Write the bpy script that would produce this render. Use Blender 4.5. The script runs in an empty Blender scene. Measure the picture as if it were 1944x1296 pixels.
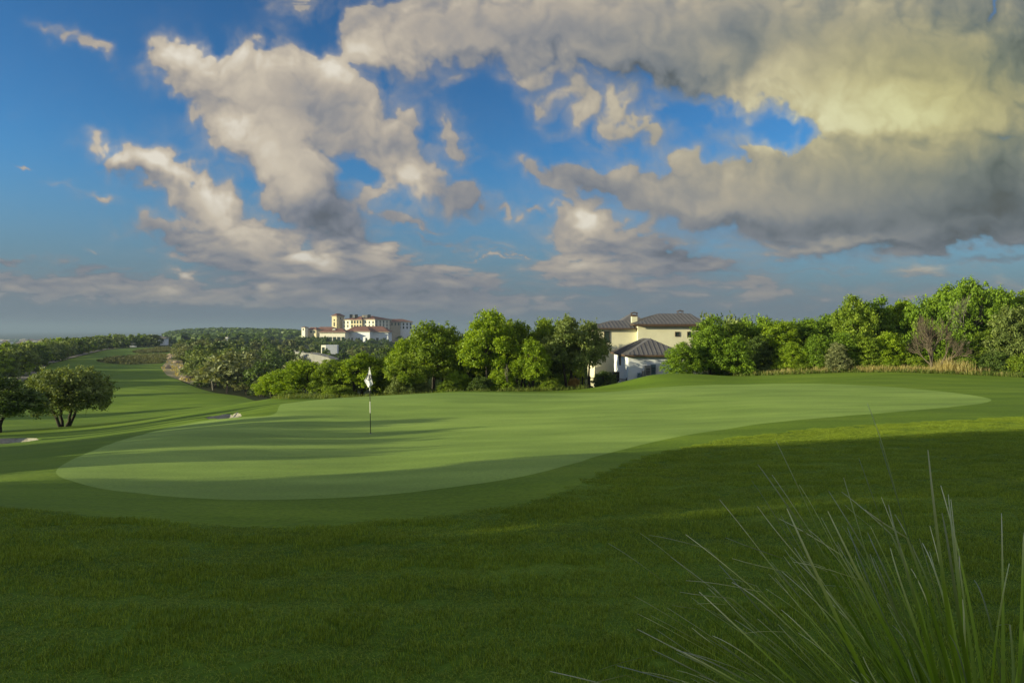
import bpy, bmesh, math, random
import numpy as np
from mathutils import Vector, Matrix, geometry, noise as mnoise

# ---------------------------------------------------------------- constants
F = 1296.0                 # focal length in photograph pixels (24 mm on a 36 mm sensor)
CX, HY = 972.0, 626.0      # principal column and the row of the horizon
EYE = 1.7
SUN_EL, SUN_AZ = math.radians(11.5), math.radians(-107.0)   # azimuth measured from +Y towards +X
C = bpy.context.scene.collection

# ---------------------------------------------------------------- camera
cam_data = bpy.data.cameras.new('camera')
cam = bpy.data.objects.new('camera', cam_data); C.objects.link(cam)
cam.location = (0, 0, EYE); cam.rotation_euler = (math.radians(90), 0, 0)
cam_data.lens = 24; cam_data.sensor_width = 36
cam_data.shift_y = -(648 - HY) / 1944
cam_data.clip_start = 0.05; cam_data.clip_end = 120000
bpy.context.scene.camera = cam

# ---------------------------------------------------------------- view
sc = bpy.context.scene
sc.view_settings.view_transform = 'Standard'; sc.view_settings.look = 'None'
sc.view_settings.gamma = 1; sc.view_settings.use_curve_mapping = False
sc.view_settings.exposure = EXPO = 0.8
sc.render.engine = 'CYCLES'
sc.cycles.max_bounces = 6; sc.cycles.diffuse_bounces = 3; sc.cycles.glossy_bounces = 2
sc.cycles.transmission_bounces = 3; sc.cycles.transparent_max_bounces = 6; sc.cycles.volume_bounces = 0

# ---------------------------------------------------------------- node helper
class NT:
    """small helper that writes node trees"""
    def __init__(s, tree): s.t = tree; s.n = tree.nodes; s.l = tree.links
    def add(s, kind, ins=None, **kw):
        n = s.n.new(kind)
        for k, v in kw.items(): setattr(n, k, v)
        for k, v in (ins or {}).items():
            sk = n.inputs[k]
            if hasattr(v, 'is_linked') or isinstance(v, bpy.types.NodeSocket): s.l.new(v, sk)
            else: sk.default_value = v
        return n
    def m(s, op, a, b=0.0, c=0.0, clamp=False):
        n = s.add('ShaderNodeMath', operation=op, use_clamp=clamp)
        for i, v in enumerate((a, b, c)):
            if isinstance(v, bpy.types.NodeSocket): s.l.new(v, n.inputs[i])
            else: n.inputs[i].default_value = v
        return n.outputs[0]
    def vm(s, op, a, b=(0, 0, 0), scale=None):
        n = s.add('ShaderNodeVectorMath', operation=op)
        for i, v in enumerate((a, b)):
            if isinstance(v, bpy.types.NodeSocket): s.l.new(v, n.inputs[i])
            else: n.inputs[i].default_value = v
        if scale is not None:
            if isinstance(scale, bpy.types.NodeSocket): s.l.new(scale, n.inputs['Scale'])
            else: n.inputs['Scale'].default_value = scale
        return n.outputs['Value'] if op in ('LENGTH', 'DOT_PRODUCT', 'DISTANCE') else n.outputs[0]
    def noise(s, vec, scale, detail=3, rough=.5, dist=0.0, w=None, lac=2.0):
        n = s.add('ShaderNodeTexNoise', {'Scale': scale, 'Detail': detail, 'Roughness': rough, 'Distortion': dist, 'Lacunarity': lac})
        if vec is not None: s.l.new(vec, n.inputs['Vector'])
        return n
    def ramp(s, fac, stops, interp='LINEAR'):
        n = s.add('ShaderNodeValToRGB', {'Fac': fac}); r = n.color_ramp; r.interpolation = interp
        while len(r.elements) < len(stops): r.elements.new(0.5)
        for e, (p, c) in zip(r.elements, stops): e.position = p; e.color = (*c, 1) if len(c) == 3 else c
        return n.outputs[0]
    def mr(s, v, a, b, c=0.0, d=1.0, smooth=True):
        n = s.add('ShaderNodeMapRange', {'Value': v, 'From Min': a, 'From Max': b, 'To Min': c, 'To Max': d},
                  interpolation_type='SMOOTHSTEP' if smooth else 'LINEAR')
        return n.outputs[0]
    def mix(s, fac, a, b, blend='MIX'):
        n = s.add('ShaderNodeMix', data_type='RGBA', blend_type=blend)
        for k, v in ((0, fac), (6, a), (7, b)):
            if isinstance(v, bpy.types.NodeSocket): s.l.new(v, n.inputs[k])
            elif k: n.inputs[k].default_value = (*v, 1) if len(v) == 3 else v
            else: n.inputs[k].default_value = v
        return n.outputs[2]

# ---------------------------------------------------------------- sky
world = bpy.data.worlds.new('World'); sc.world = world; world.use_nodes = True
w = NT(world.node_tree); w.n.clear()
geo = w.add('ShaderNodeTexCoord')
dirv = w.vm('NORMALIZE', geo.outputs['Generated'])
sep = w.add('ShaderNodeSeparateXYZ', {0: dirv})
az = w.m('ARCTAN2', sep.outputs[0], sep.outputs[1]); el = w.m('ARCSINE', sep.outputs[2])
sky = w.add('ShaderNodeTexSky', sky_type='NISHITA', sun_disc=False, sun_elevation=SUN_EL, sun_rotation=SUN_AZ % (2 * math.pi), air_density=1.0, dust_density=0.6, ozone_density=2.2, altitude=300)
# the morning sky is deeper overhead and brighter towards the sun than the clear-air model
cc_ = w.vm('MULTIPLY', sky.outputs[0], tuple(.075 / v for v in (.165, .250, .288)))
gm = w.add('ShaderNodeGamma', {'Color': cc_, 'Gamma': 1.35}).outputs[0]
base = w.vm('MULTIPLY', gm, (0.066, 0.225, 0.348))
hz = w.mr(el, .0, .25, .96, 0.0)
base = w.mix(hz, base, (.082, .100, .136))
bg = w.add('ShaderNodeBackground', {'Color': base, 'Strength': 1.0})
out = w.add('ShaderNodeOutputWorld', {'Surface': bg.outputs[0]})
world.cycles.sampling_method = 'MANUAL'; world.cycles.sample_map_resolution = 1024

# ---------------------------------------------------------------- sun
sun_data = bpy.data.lights.new('sun', 'SUN'); sun_data.energy = 4.9; sun_data.angle = math.radians(.53); sun_data.color = (1.0, .90, .56)
sun = bpy.data.objects.new('sun', sun_data); C.objects.link(sun)
sd = Vector((math.sin(SUN_AZ) * math.cos(SUN_EL), math.cos(SUN_AZ) * math.cos(SUN_EL), math.sin(SUN_EL)))
sun.rotation_euler = sd.to_track_quat('Z', 'Y').to_euler(); sun.location = sd * 60

# ---------------------------------------------------------------- clouds (numpy): colour and opacity over the sky dome
COVER = [ # px, py, half width, half height, tilt, weight      (cumulus groups of this morning)
 (345,125,52,44,20,1.1),(310,115,40,22,30,.5),(400,170,85,62,35,1.2),(450,140,85,45,15,1.1),(545,180,95,75,30,1.3),(610,170,70,52,40,1.1),
 (490,260,95,60,42,1.2),(575,290,110,70,50,1.2),(565,345,70,42,45,1.0),(700,235,75,58,48,1.2),(760,290,80,52,45,1.2),(800,345,62,48,30,1.25),(705,355,32,22,0,.6),
 (600,400,100,55,35,.95),(660,448,95,36,25,.9),(520,375,50,30,40,.6),(672,325,40,26,50,-1.0),(1500,238,75,36,4,-1.1),(1330,215,80,30,0,-.5),(620,60,60,30,0,-.4),
 (205,300,48,30,35,1.1),(280,318,55,34,22,1.1),(345,350,90,40,38,1.2),(420,400,95,46,38,1.15),(480,450,80,36,35,1.05),(350,455,110,24,12,.6),
 (470,488,170,40,14,.95),(640,515,210,46,10,1.0),(820,533,180,34,12,.95),(560,545,260,26,6,.6),(572,485,26,20,0,.6),(625,496,26,18,0,.5),(715,495,40,22,10,.6),
 (590,10,120,26,20,.5),(700,85,50,34,20,.95),(800,75,130,50,-18,1.2),(900,50,200,60,0,1.3),(1120,40,260,75,4,1.5),(1350,50,260,85,4,1.5),
 (860,145,60,16,-28,.5),(960,112,90,40,30,.8),(1010,165,74,28,40,.75),(1090,180,40,20,30,.55),(1150,215,72,44,35,1.15),(1215,250,45,26,35,.6),(1060,235,60,26,30,.4),
 (1270,128,100,26,8,.7),(1395,160,34,42,30,.75),(1330,90,110,40,0,.8),
 (1720,60,400,150,0,1.6),(1780,190,330,100,0,1.6),(1570,140,120,85,30,1.4),(1600,215,60,45,10,1.0),(1660,335,370,66,-3,1.6),(1340,356,165,34,4,1.0),
 (1100,335,130,17,10,.7),(1180,372,140,26,12,.55),(1740,390,440,62,-5,1.5),(1500,415,260,30,3,1.1),(1590,462,190,15,-7,1.1),(1880,440,170,24,-8,.9),(1900,486,90,9,-8,.8),(1800,450,200,22,-12,.8),
 (1115,428,55,30,20,1.0),(1190,465,150,32,16,1.15),(1310,500,130,22,12,1.05),(1110,508,110,36,6,1.0),(1220,535,160,26,6,.8),
 (15,494,50,8,5,.8),(170,508,70,9,8,.55),(110,532,260,15,3,.8),(330,556,300,18,2,.7),(650,577,380,18,2,.7),(60,560,300,20,0,.7),(1200,575,400,16,0,.5),(1650,560,400,16,0,.45),
 (190,382,52,13,14,.5),(120,70,58,17,26,.55),(190,100,40,12,26,.42),(40,306,18,4,0,.55),(115,350,50,8,15,.2),
 (850,250,55,34,60,.6),(890,290,50,26,40,.45),(885,375,50,26,30,.8),(955,408,18,9,10,.5),(770,414,50,13,8,.6),(820,425,40,8,5,.5),(835,458,45,7,14,.6),(900,465,60,7,6,.45),(960,484,60,3,1,.5),(925,495,60,3,1,.5),
 (1020,405,18,12,40,.55),(1030,400,30,6,-30,.3),(1140,385,60,10,10,.3),
 (1770,518,90,22,6,.65),(1910,535,50,18,10,.5),(1560,520,170,5,2,.35),(1450,545,200,6,0,.3),(1250,205,22,8,0,.35),
 (355,520,12,9,0,.55),(510,548,14,9,0,.5),(320,555,30,10,0,.4),(230,552,20,8,0,.3),(170,468,22,7,20,.3),(340,70,0.1,0.1,0,0),
]
BRIGHT = [
 (350,110,60,40,10,.30),(450,105,120,28,12,.30),(620,130,70,28,25,.30),(470,215,110,70,40,.20),(450,240,50,40,30,.22),(555,300,90,65,50,.28),
 (700,220,90,50,45,.14),(775,345,60,50,30,.36),(800,360,34,30,0,.16),(560,345,60,40,40,.18),
 (205,285,36,22,30,.40),(290,303,50,22,25,.45),(370,342,90,20,32,.28),(430,420,95,34,38,.30),(450,455,70,20,30,.16),
 (572,484,28,20,0,.6),(622,495,30,18,0,.5),(715,493,40,22,10,.36),(540,527,60,14,6,.2),(355,520,16,12,0,.45),(512,547,16,10,0,.4),(320,553,30,10,0,.3),
 (690,100,90,38,0,.18),(820,90,120,34,-10,.16),(1400,188,50,38,0,.3),(1370,130,80,50,0,.12),(1160,205,60,50,30,.24),(1040,180,100,30,40,.12),
 (1700,215,320,65,2,.40),(1640,150,240,110,0,.20),(1620,245,170,26,0,.18),(1470,170,60,70,0,.18),(1850,110,120,70,0,.1),
 (1112,424,38,22,20,.34),(1150,440,90,26,18,.18),(1105,498,50,14,10,.30),(1150,520,80,14,6,.14),(1590,462,190,14,-6,.16),(1765,506,80,12,6,.42),(1905,525,40,12,20,.3),(1350,395,240,30,0,.12),(1300,300,120,30,10,.08),(1470,268,50,16,0,.22),
 (635,385,90,50,40,-.17),(650,450,110,34,22,-.15),(560,400,70,30,25,-.1),(340,455,120,26,12,-.2),(250,348,70,14,30,-.22),(300,340,60,8,20,-.14),
 (820,535,220,32,11,-.18),(600,535,200,24,8,-.10),(890,378,60,34,24,-.22),(790,420,90,30,8,-.15),(835,458,60,14,10,-.2),(1275,145,120,44,5,-.30),(1415,110,34,90,10,-.25),(1390,60,60,60,0,-.08),
 (1760,405,400,46,-6,-.20),(1900,350,140,90,-10,-.26),(1944,60,150,130,0,-.26),(1690,470,240,18,-7,-.10),(1500,432,300,18,2,-.13),(1820,450,200,24,-10,-.16),(1900,486,120,12,-6,-.25),
 (1300,490,160,24,15,-.26),(1230,470,90,16,16,-.12),(1120,342,120,22,12,-.22),(1200,390,120,20,10,-.1),(120,532,280,26,2,-.2),(20,494,60,12,0,-.25),(160,508,80,16,6,-.2),(1000,60,220,46,0,-.05),
]
def _hash(ix, iy, s):
    h = (ix * 374761393 + iy * 668265263 + s * 974634777) & 0xffffffff
    h = ((h ^ (h >> 13)) * 1274126177) & 0xffffffff
    return ((h ^ (h >> 16)) & 0xffff) / 65535.0 * 2 * np.pi
def perlin2(x, y, s=0):
    x0 = np.floor(x).astype(np.int64); y0 = np.floor(y).astype(np.int64); fx = x - x0; fy = y - y0
    u = fx * fx * fx * (fx * (fx * 6 - 15) + 10); v = fy * fy * fy * (fy * (fy * 6 - 15) + 10)
    def g(i, j):
        a = _hash(x0 + i, y0 + j, s); return np.cos(a) * (fx - i) + np.sin(a) * (fy - j)
    a = g(0, 0) * (1 - u) + g(1, 0) * u; b = g(0, 1) * (1 - u) + g(1, 1) * u
    return (a * (1 - v) + b * v) * 1.5
def fbm2(x, y, octs, s=0, rough=.5, billow=False):
    t = 0; a = 1.0; n = 0
    for o in range(octs):
        p = perlin2(x, y, s + o * 17)
        t = t + a * ((2.2 * np.abs(p)) if billow else p); n += a
        a *= rough; x = x * 2.03 + 11.3; y = y * 2.03 - 7.1
    return t / n
def sstep(a, b, x):
    t = np.clip((x - a) / (b - a), 0, 1); return t * t * (3 - 2 * t)
def blobs(tab, X, Y, grow=1.0):
    acc = np.zeros_like(X)
    for (px, py, rx, ry, tilt, wt) in tab:
        c, s = math.cos(math.radians(tilt)), math.sin(math.radians(tilt))
        dx = X - px; dy = Y - py
        r2 = ((c * dx + s * dy) / (rx * grow)) ** 2 + ((-s * dx + c * dy) / (ry * grow)) ** 2
        acc += wt * np.exp(-r2 * 1.1)
    return acc
def clouds(X, Y):
    """X, Y: photograph coordinates of sky directions; returns rgb (linear, as displayed) and opacity"""
    low = sstep(420, 620, Y)                       # 0 high up, 1 at the horizon
    nx = X / 100.0; ny = Y / 100.0 * (1 + .25 * low) + .2 * low
    dens = lambda X, Y, nx, ny, octs: None
    w1 = fbm2(nx * .9, ny * .9, 4, 5); w2 = fbm2(nx * .9 + 31, ny * .9, 4, 9)
    w3 = fbm2(nx * 3.5, ny * 3.5, 3, 25); w4 = fbm2(nx * 3.5 + 31, ny * 3.5, 3, 29)
    squash = 1 - .62 * low
    Xw = X + 42 * w1 + 15 * w3; Yw = Y + (42 * w2 + 15 * w4) * squash
    cov = blobs(COVER, Xw, Yw, 1.0)
    out = np.maximum(sstep(-40, -400, X), np.maximum(sstep(1990, 2350, X), sstep(-20, -260, Y)))
    cov = cov + out * sstep(.0, .35, fbm2(X / 420., Y / 300., 4, 77)) * 1.3
    fx = nx * 1.35 + w1 * .5; fy = ny * 1.35 + w2 * .5
    streak = low * .3
    n1 = fbm2(fx, fy * (1 + streak * 1.2), 6, 40, .42)
    nb = fbm2(fx * 1.1 + 5, fy * 1.1 * (1 + streak), 5, 60, .46, True)
    calm = 1 - .75 * np.exp(-(((X - 1620) / 480.) ** 2 + ((Y - 395) / 95.) ** 2))
    puff = (n1 * 1.3 + (nb - .42) * .50) * calm * (1 - .35 * low)
    d = cov * 1.0 + puff * (.62 + .2 * sstep(.1, .6, cov)) * np.clip(cov * 2.2 + .1, 0, 1) - .36
    # light comes from the upper left
    def shift(a, dx, dy):
        return a[np.clip(np.arange(a.shape[0])[:, None] + dy, 0, a.shape[0] - 1), np.clip(np.arange(a.shape[1])[None, :] + dx, 0, a.shape[1] - 1)]
    soft = np.clip(d, 0, 1.6)
    occ = sum(shift(soft, -k * 2, -k * 3) for k in (1, 2, 4, 6)) / 4.0
    occ2 = sum(shift(soft, -k * 4, -k * 5) for k in (1, 3, 5, 8)) / 4.0
    edge = soft - occ
    crisp = sstep(-.1, .25, soft - occ2)
    alpha = np.clip(d / (.80 - .40 * crisp), 0, 1); alpha = alpha * alpha * (3 - 2 * alpha)
    alpha = np.maximum(alpha, .5 * sstep(-.40, .45, d))
    alpha = alpha ** (1.0 - .15 * crisp)
    br = .50 + blobs(BRIGHT, Xw * .6 + X * .4, Yw * .6 + Y * .4) * .95
    br = br + (edge * .16 + (nb - .42) * .12 + n1 * .10 + (soft - occ2) * .06) * (.35 + .65 * calm)
    br = br + .10 * sstep(.5, .0, d) * (1 - low)
    mid = (br - .5) * .84
    mid = np.where(mid < 0, mid * .82, mid)
    br = .5 + mid * (1 - .25 * low) - .03 * low
    stops = np.array([0, .14, .28, .40, .52, .66, .82, 1.0])
    cols = np.array([(.050,.052,.050), (.085,.090,.095), (.130,.150,.185), (.205,.222,.262), (.305,.298,.300), (.44,.395,.34), (.60,.53,.425), (.78,.725,.62)])
    rgb = np.stack([np.interp(br, stops, cols[:, k]) for k in range(3)], -1)
    yel = np.exp(-(((X - 1820) / 500.) ** 2 + ((Y - 180) / 240.) ** 2))[..., None]
    rgb = rgb * (1 - yel * (1 - np.array([.88, .93, .56])))
    far = (sstep(400, 620, Y) * .60)[..., None]
    rgb = rgb * (1 - far) + (rgb * .42 + np.array([.150, .168, .205]) * .62) * far
    alpha = alpha * (1 - .45 * sstep(560, 622, Y))
    return rgb, alpha

# ---------------------------------------------------------------- mesh helpers
def mesh_np(name, V, faces, mats=(), smooth=False, face_mat=None):
    """mesh from numpy vertices and an (n,3) or (n,4) index array"""
    me = bpy.data.meshes.new(name); V = np.asarray(V, np.float32); Fc = np.asarray(faces, np.int32)
    n, k = Fc.shape
    me.vertices.add(len(V)); me.vertices.foreach_set('co', V.ravel())
    me.loops.add(n * k); me.loops.foreach_set('vertex_index', Fc.ravel())
    me.polygons.add(n); me.polygons.foreach_set('loop_start', np.arange(0, n * k, k, dtype=np.int32))
    me.polygons.foreach_set('loop_total', np.full(n, k, np.int32))
    me.polygons.foreach_set('use_smooth', np.full(n, bool(smooth)))
    for m in mats: me.materials.append(m)
    if face_mat is not None: me.polygons.foreach_set('material_index', np.asarray(face_mat, np.int32))
    me.update(calc_edges=True); me.validate()
    return me
def link(name, me, parent=None, loc=None, rotz=0.0, scale=None):
    o = bpy.data.objects.new(name, me); C.objects.link(o)
    if parent is not None: o.parent = parent
    if loc is not None: o.location = loc
    if rotz: o.rotation_euler = (0, 0, rotz)
    if scale is not None: o.scale = scale if hasattr(scale, '__len__') else (scale,) * 3
    return o
def thing(o, label, cat, group=None):
    o['label'] = label; o['category'] = cat
    if group: o['group'] = group
    return o
def kind(o, k, label=None):
    o['kind'] = k
    if label: o['label'] = label
    return o
def attr(me, name, dom, typ, data):
    a = me.attributes.new(name, typ, dom)
    a.data.foreach_set('color' if 'COLOR' in typ else ('vector' if typ == 'FLOAT_VECTOR' else 'value'), np.asarray(data, np.float32).ravel())

# ---------------------------------------------------------------- sky dome with clouds
def axis(a, b, fa, fb, fine, coarse):
    l = list(np.arange(fa, fb + .1, fine)); x = fa; st = fine
    while x > a: st = min(coarse, st * 1.12); x -= st; l.append(x)
    x = fb; st = fine
    while x < b: st = min(coarse, st * 1.12); x += st; l.append(x)
    return np.array(sorted(set(np.round(l, 3))))
gx = axis(-1500, 3450, -20, 1964, 2.4, 40); gy = axis(-1500, 622, -10, 622, 2.4, 40)
GX, GY = np.meshgrid(gx, gy)
crgb, calpha = clouds(GX, GY)
calpha = calpha * sstep(-1400, -500, GX) * sstep(3350, 2450, GX) * sstep(-1400, -600, GY)
dv = np.stack([(GX - CX) / F, np.ones_like(GX), (HY - GY) / F], -1); dv /= np.linalg.norm(dv, axis=-1, keepdims=True)
ny_, nx_ = GX.shape; idx = np.arange(ny_ * nx_).reshape(ny_, nx_)
quads = np.stack([idx[:-1, :-1], idx[1:, :-1], idx[1:, 1:], idx[:-1, 1:]], -1).reshape(-1, 4)
# unseen cumulus added round the sky for ambient light, open about the low sun
da, de = np.meshgrid(np.radians(np.arange(0, 360.1, 2.0)), np.radians(np.concatenate([np.arange(.5, 90, 2.0), [90]])))
sv = np.stack([np.sin(da) * np.cos(de), np.cos(da) * np.cos(de), np.sin(de)], -1); fr3 = np.where(sv[..., 1] > .02, 1, 0)
fX = CX + F * sv[..., 0] / np.maximum(sv[..., 1], .02); fY = HY - F * sv[..., 2] / np.maximum(sv[..., 1], .02)
infront = fr3 * sstep(-1400, -500, fX) * sstep(3350, 2450, fX) * sstep(-1400, -600, fY)
px_, py_ = sv[..., 0] / (sv[..., 2] + .22), sv[..., 1] / (sv[..., 2] + .22)
nn_ = fbm2(px_ * 1.3 + 3, py_ * 1.3, 5, 500); sunv = np.array([math.sin(SUN_AZ) * math.cos(SUN_EL), math.cos(SUN_AZ) * math.cos(SUN_EL), math.sin(SUN_EL)])
gap = sstep(math.cos(math.radians(16)), math.cos(math.radians(30)), sv @ sunv)
a2 = sstep(-.22, .16, nn_) * (1 - infront) * gap * sstep(0, .12, de)
b2 = np.clip(.78 + .5 * fbm2(px_ * 2.6, py_ * 2.6 + 9, 4, 520) + .10 * (sv @ sunv), 0, 1)[..., None]
rgb2 = np.array([.26, .275, .31]) * (1 - b2) + np.array([.80, .745, .65]) * b2
ny2, nx2 = a2.shape; id2 = np.arange(ny2 * nx2).reshape(ny2, nx2) + ny_ * nx_
q2 = np.stack([id2[:-1, :-1], id2[1:, :-1], id2[1:, 1:], id2[:-1, 1:]], -1).reshape(-1, 4)
ctr = (a2[:-1, :-1] + a2[1:, :-1] + a2[1:, 1:] + a2[:-1, 1:]).ravel(); q2 = q2[ctr > .001]
me = mesh_np('sky', np.concatenate([(dv * 58000).reshape(-1, 3), (sv * 58600).reshape(-1, 3)]) + np.array([0, 0, EYE]), np.concatenate([quads, q2]), smooth=True)
cdat = np.concatenate([np.concatenate([crgb, calpha[..., None]], -1).reshape(-1, 4), np.concatenate([rgb2, a2[..., None]], -1).reshape(-1, 4)]); cdat[:, :3] /= 2 ** EXPO
attr(me, 'cloud', 'POINT', 'FLOAT_COLOR', cdat)
mat = bpy.data.materials.new('cloud'); mat.use_nodes = True; t = NT(mat.node_tree); t.n.clear()
an = t.add('ShaderNodeAttribute', attribute_name='cloud')
em = t.add('ShaderNodeEmission', {'Color': an.outputs['Color'], 'Strength': 1.0}); tr = t.add('ShaderNodeBsdfTransparent')
mx = t.add('ShaderNodeMixShader', {0: an.outputs['Alpha'], 1: tr.outputs[0], 2: em.outputs[0]})
t.add('ShaderNodeOutputMaterial', {'Surface': mx.outputs[0]}); mat.cycles.emission_sampling = 'NONE'
me.materials.append(mat)
kind(link('sky', me), 'structure', 'blue morning sky with broken cumulus clouds, yellowish at right')

# ---------------------------------------------------------------- terrain height
CP = []   # world x, y, z
def cp(px, py, D, z=None):
    CP.append(((px - CX) / F * D, D, EYE - (py - HY) / F * D if z is None else z))
for a in range(-170, 181, 20):
    r = math.radians(a); CP.append((1.6 * math.sin(r), 1.6 * math.cos(r), 0.0))
    if abs(a) > 60:
        CP.append((12 * math.sin(r), 12 * math.cos(r), -.3)); CP.append((60 * math.sin(r), 60 * math.cos(r), -2.5))
        CP.append((400 * math.sin(r), 400 * math.cos(r), -10)); 
for px in (-300, 0, 400, 972, 1500, 1944, 2300): cp(px, 1296, 3.3)
for (px, py, D) in [
 (500,1000,7.0),(972,985,7.3),(1400,960,7.6),(1900,930,8.2),(0,965,7.3),(-400,970,7.6),(2300,900,9.5),
 (500,949,8.6),(972,910,9.8),(225,932,9.6),(102,902,11.2),(1297,825,16.5),(1522,795,19.5),(1944,790,18.5),(2300,780,20),
 (0,893,12.8),(-300,905,12.8),(700,890,12.2),(972,860,13.4),(1250,860,13.2),(1600,850,13.2),
 (703,823,21.5),(972,822,19.5),(300,830,19.0),(1300,790,23),(1700,760,26.5),(1887,761,25.0),(2200,750,27),
 (972,780,27.5),(700,780,29),(510,791,27),(530,768,33),(620,757,36),(700,752,38),(870,742.5,41),(972,743,41.5),(1100,744,41),
 (1250,745,34),(1450,740,33),(1650,732,35),(1850,728,37),(2100,730,36),
 (1160,742,42),(1200,733,44),(1235,712,47),(1272,708.5,48),(1330,710,49),(1400,714,49),(1272,728,42),(1400,728,41),
 (1500,711,47),(1600,706,48),(1700,706,46),(1850,711,44),(1944,716,42),(2150,722,41),
 (0,852,23),(0,837,31),(0,827,38),(-300,850,26),(-300,835,40),(100,824,38),(200,818,37),(300,806,36.5),(350,797,37),(435,786,37.5),(480,775,39.5),
 (0,818,50),(120,810,54.5),(-200,822,52),(250,797,58),(400,779,60),(500,763,58),(0,795,66),(200,780,75),(350,765,80),(430,750,88),(300,740,100),(150,740,100),(350,722,118),
 (250,712,130),(200,695,160),(280,690,165),(310,702,140),(240,675,205),(330,680,185),(240,663,265),(150,667,245),(320,660,270),(100,690,150),(60,712,115),(0,735,95),(-150,760,85),(0,700,150),(-200,720,120),
 (380,700,160),(450,700,170),(380,668,260),(480,680,240),(560,690,230),(620,682,250),(600,665,400),(650,652,560),(720,652,590),(560,652,500),(450,655,380),(330,652,420),
 (430,631,950),(350,634,950),(520,634,950),(700,640,900),(800,645,700),
]: cp(px, py, D)
for (px, D, z) in [(540,50,-3.2),(620,46,-3.0),(740,50,-3.3),(870,50,-3.0),(972,50,-2.9),(1060,52,-3.0),(1130,54,-3.0),(1180,60,-3.4),(1240,68,-4.2),(1240,80,-4.6),(1400,62,-2.4),(1600,62,-1.8),(1900,60,-1.6),(2200,60,-1.6),
 (640,70,-5.5),(800,75,-6),(972,75,-5.5),(640,110,-10),(900,110,-9),(1100,110,-7),(1400,110,-4),(1800,110,-4),(800,200,-13),(1200,200,-8),(1700,200,-8),
 (900,400,-14),(1300,400,-10),(1800,400,-12),(2300,400,-12),(1200,900,-25),(1900,900,-25),(100,420,-12),(-100,300,-10),(-300,500,-20),(100,700,-28),(-200,1000,-36),
 (430,1400,-34),(800,1400,-34),(250,1000,-22)]:
    CP.append(((px - CX) / F * D, D, z))
for a in range(-180, 180, 20):
    r = math.radians(a)
    for R in (2200, 6000, 60000): CP.append((R * math.sin(r), R * math.cos(r), -38.0))
CPA = np.array(CP)
def uv(x, y):
    r = np.maximum(np.hypot(x, y), .5)
    th = np.arctan2(x, y)
    # direction as a point on the circle keeps the surface seamless behind the camera
    return np.stack([np.log(r), 1.6 * np.sin(th), 1.6 * np.cos(th)], -1)
def _phi(d): return d * 1.0 + 0.0
_cu = uv(CPA[:, 0], CPA[:, 1]); _n = len(_cu)
_K = np.linalg.norm(_cu[:, None] - _cu[None], axis=-1) ** 2; _K = np.where(_K > 0, _K ** .75, 0) 
_P = np.concatenate([np.ones((_n, 1)), _cu], 1)
_A = np.block([[_K + np.eye(_n) * -2e-4, _P], [_P.T, np.zeros((4, 4))]])
_w = np.linalg.lstsq(_A, np.concatenate([CPA[:, 2], np.zeros(4)]), rcond=None)[0]
def height(x, y):
    x = np.atleast_1d(np.asarray(x, float)); y = np.atleast_1d(np.asarray(y, float)); out = np.empty(x.shape)
    xf, yf, of = x.ravel(), y.ravel(), out.ravel()
    for i in range(0, len(xf), 20000):
        u = uv(xf[i:i + 20000], yf[i:i + 20000])
        k = np.linalg.norm(u[:, None] - _cu[None], axis=-1) ** 1.5
        of[i:i + 20000] = k @ _w[:_n] + _w[_n] + u @ _w[_n + 1:]
    R = np.hypot(xf, yf); f = sstep(.7, 1.6, R); g = sstep(2000, 3500, R)
    of[:] = of * f * (1 - g) - 38.0 * g
    near = sstep(2.5, 6, R) * sstep(60, 20, R)
    of += near * (.018 * fbm2(xf * .45, yf * .9, 2, 301) )
    return of.reshape(x.shape)
def hz1(x, y): return float(height([x], [y])[0])
_DS = np.geomspace(2.2, 1500, 420)
def hit(px, py):
    """first ground point seen at a photograph position"""
    x = (px - CX) / F * _DS; z = height(x, _DS); p = HY - F * (z - EYE) / _DS
    k = np.nonzero(p <= py)[0]
    if len(k) == 0 or k[0] == 0: return ((px - CX) / F * 900., 900.) if len(k) == 0 else ((px - CX) / F * 2.2, 2.2)
    k = k[0]; t = (p[k - 1] - py) / max(1e-9, p[k - 1] - p[k]); D = _DS[k - 1] + (_DS[k] - _DS[k - 1]) * t
    return ((px - CX) / F * D, D)
def at(px, D): return ((px - CX) / F * D, D)
def smooth_poly(pts, it=2):
    p = np.array(pts, float)
    for _ in range(it):
        q = np.roll(p, -1, 0); p = np.stack([p * .75 + q * .25, p * .25 + q * .75], 1).reshape(-1, 2)
    return p

GREEN = smooth_poly([hit(*p) for p in [(102,902),(112,884),(150,865),(225,837),(300,815),(375,800),(425,794),(480,791),(515,789),(527,781),(528,773),(545,765),(600,759),(700,752),(800,747),(870,745),(972,746),(1100,745.5),
 (1200,739),(1300,733),(1400,729),(1502,727.5),(1620,730),(1722,736),(1822,746),(1878,755),(1885,762),(1822,771),(1672,784),(1522,796),(1422,806),(1297,826),(1222,842),(1147,861),(1072,885),(970,910),(800,932),(675,943),(500,949),(350,945),(225,932),(150,918)]], 2)
ROUGH = smooth_poly([hit(*p) for p in [(-150,962),(0,965),(60,969),(145,975),(250,985),(400,997),(550,1001),(700,996),(850,979),(970,960),(1070,935),(1150,897),(1222,866),(1347,841),(1422,827),(1522,817),(1622,808),(1772,801),(1944,790),(2150,784)]]
 + [(40, 26), (60, 10), (60, -40), (-60, -40), (-40, 8), (-14, 8.2)], 1)
BUNKERS = [smooth_poly([hit(*p) for p in [(385,793),(410,788),(440,784),(458,786),(459,791),(430,794),(400,795)]], 2),
           smooth_poly([hit(*p) for p in [(-60,838),(-20,833),(20,831),(70,831),(84,833),(40,839),(-10,843),(-50,845)]], 2)]
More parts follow.
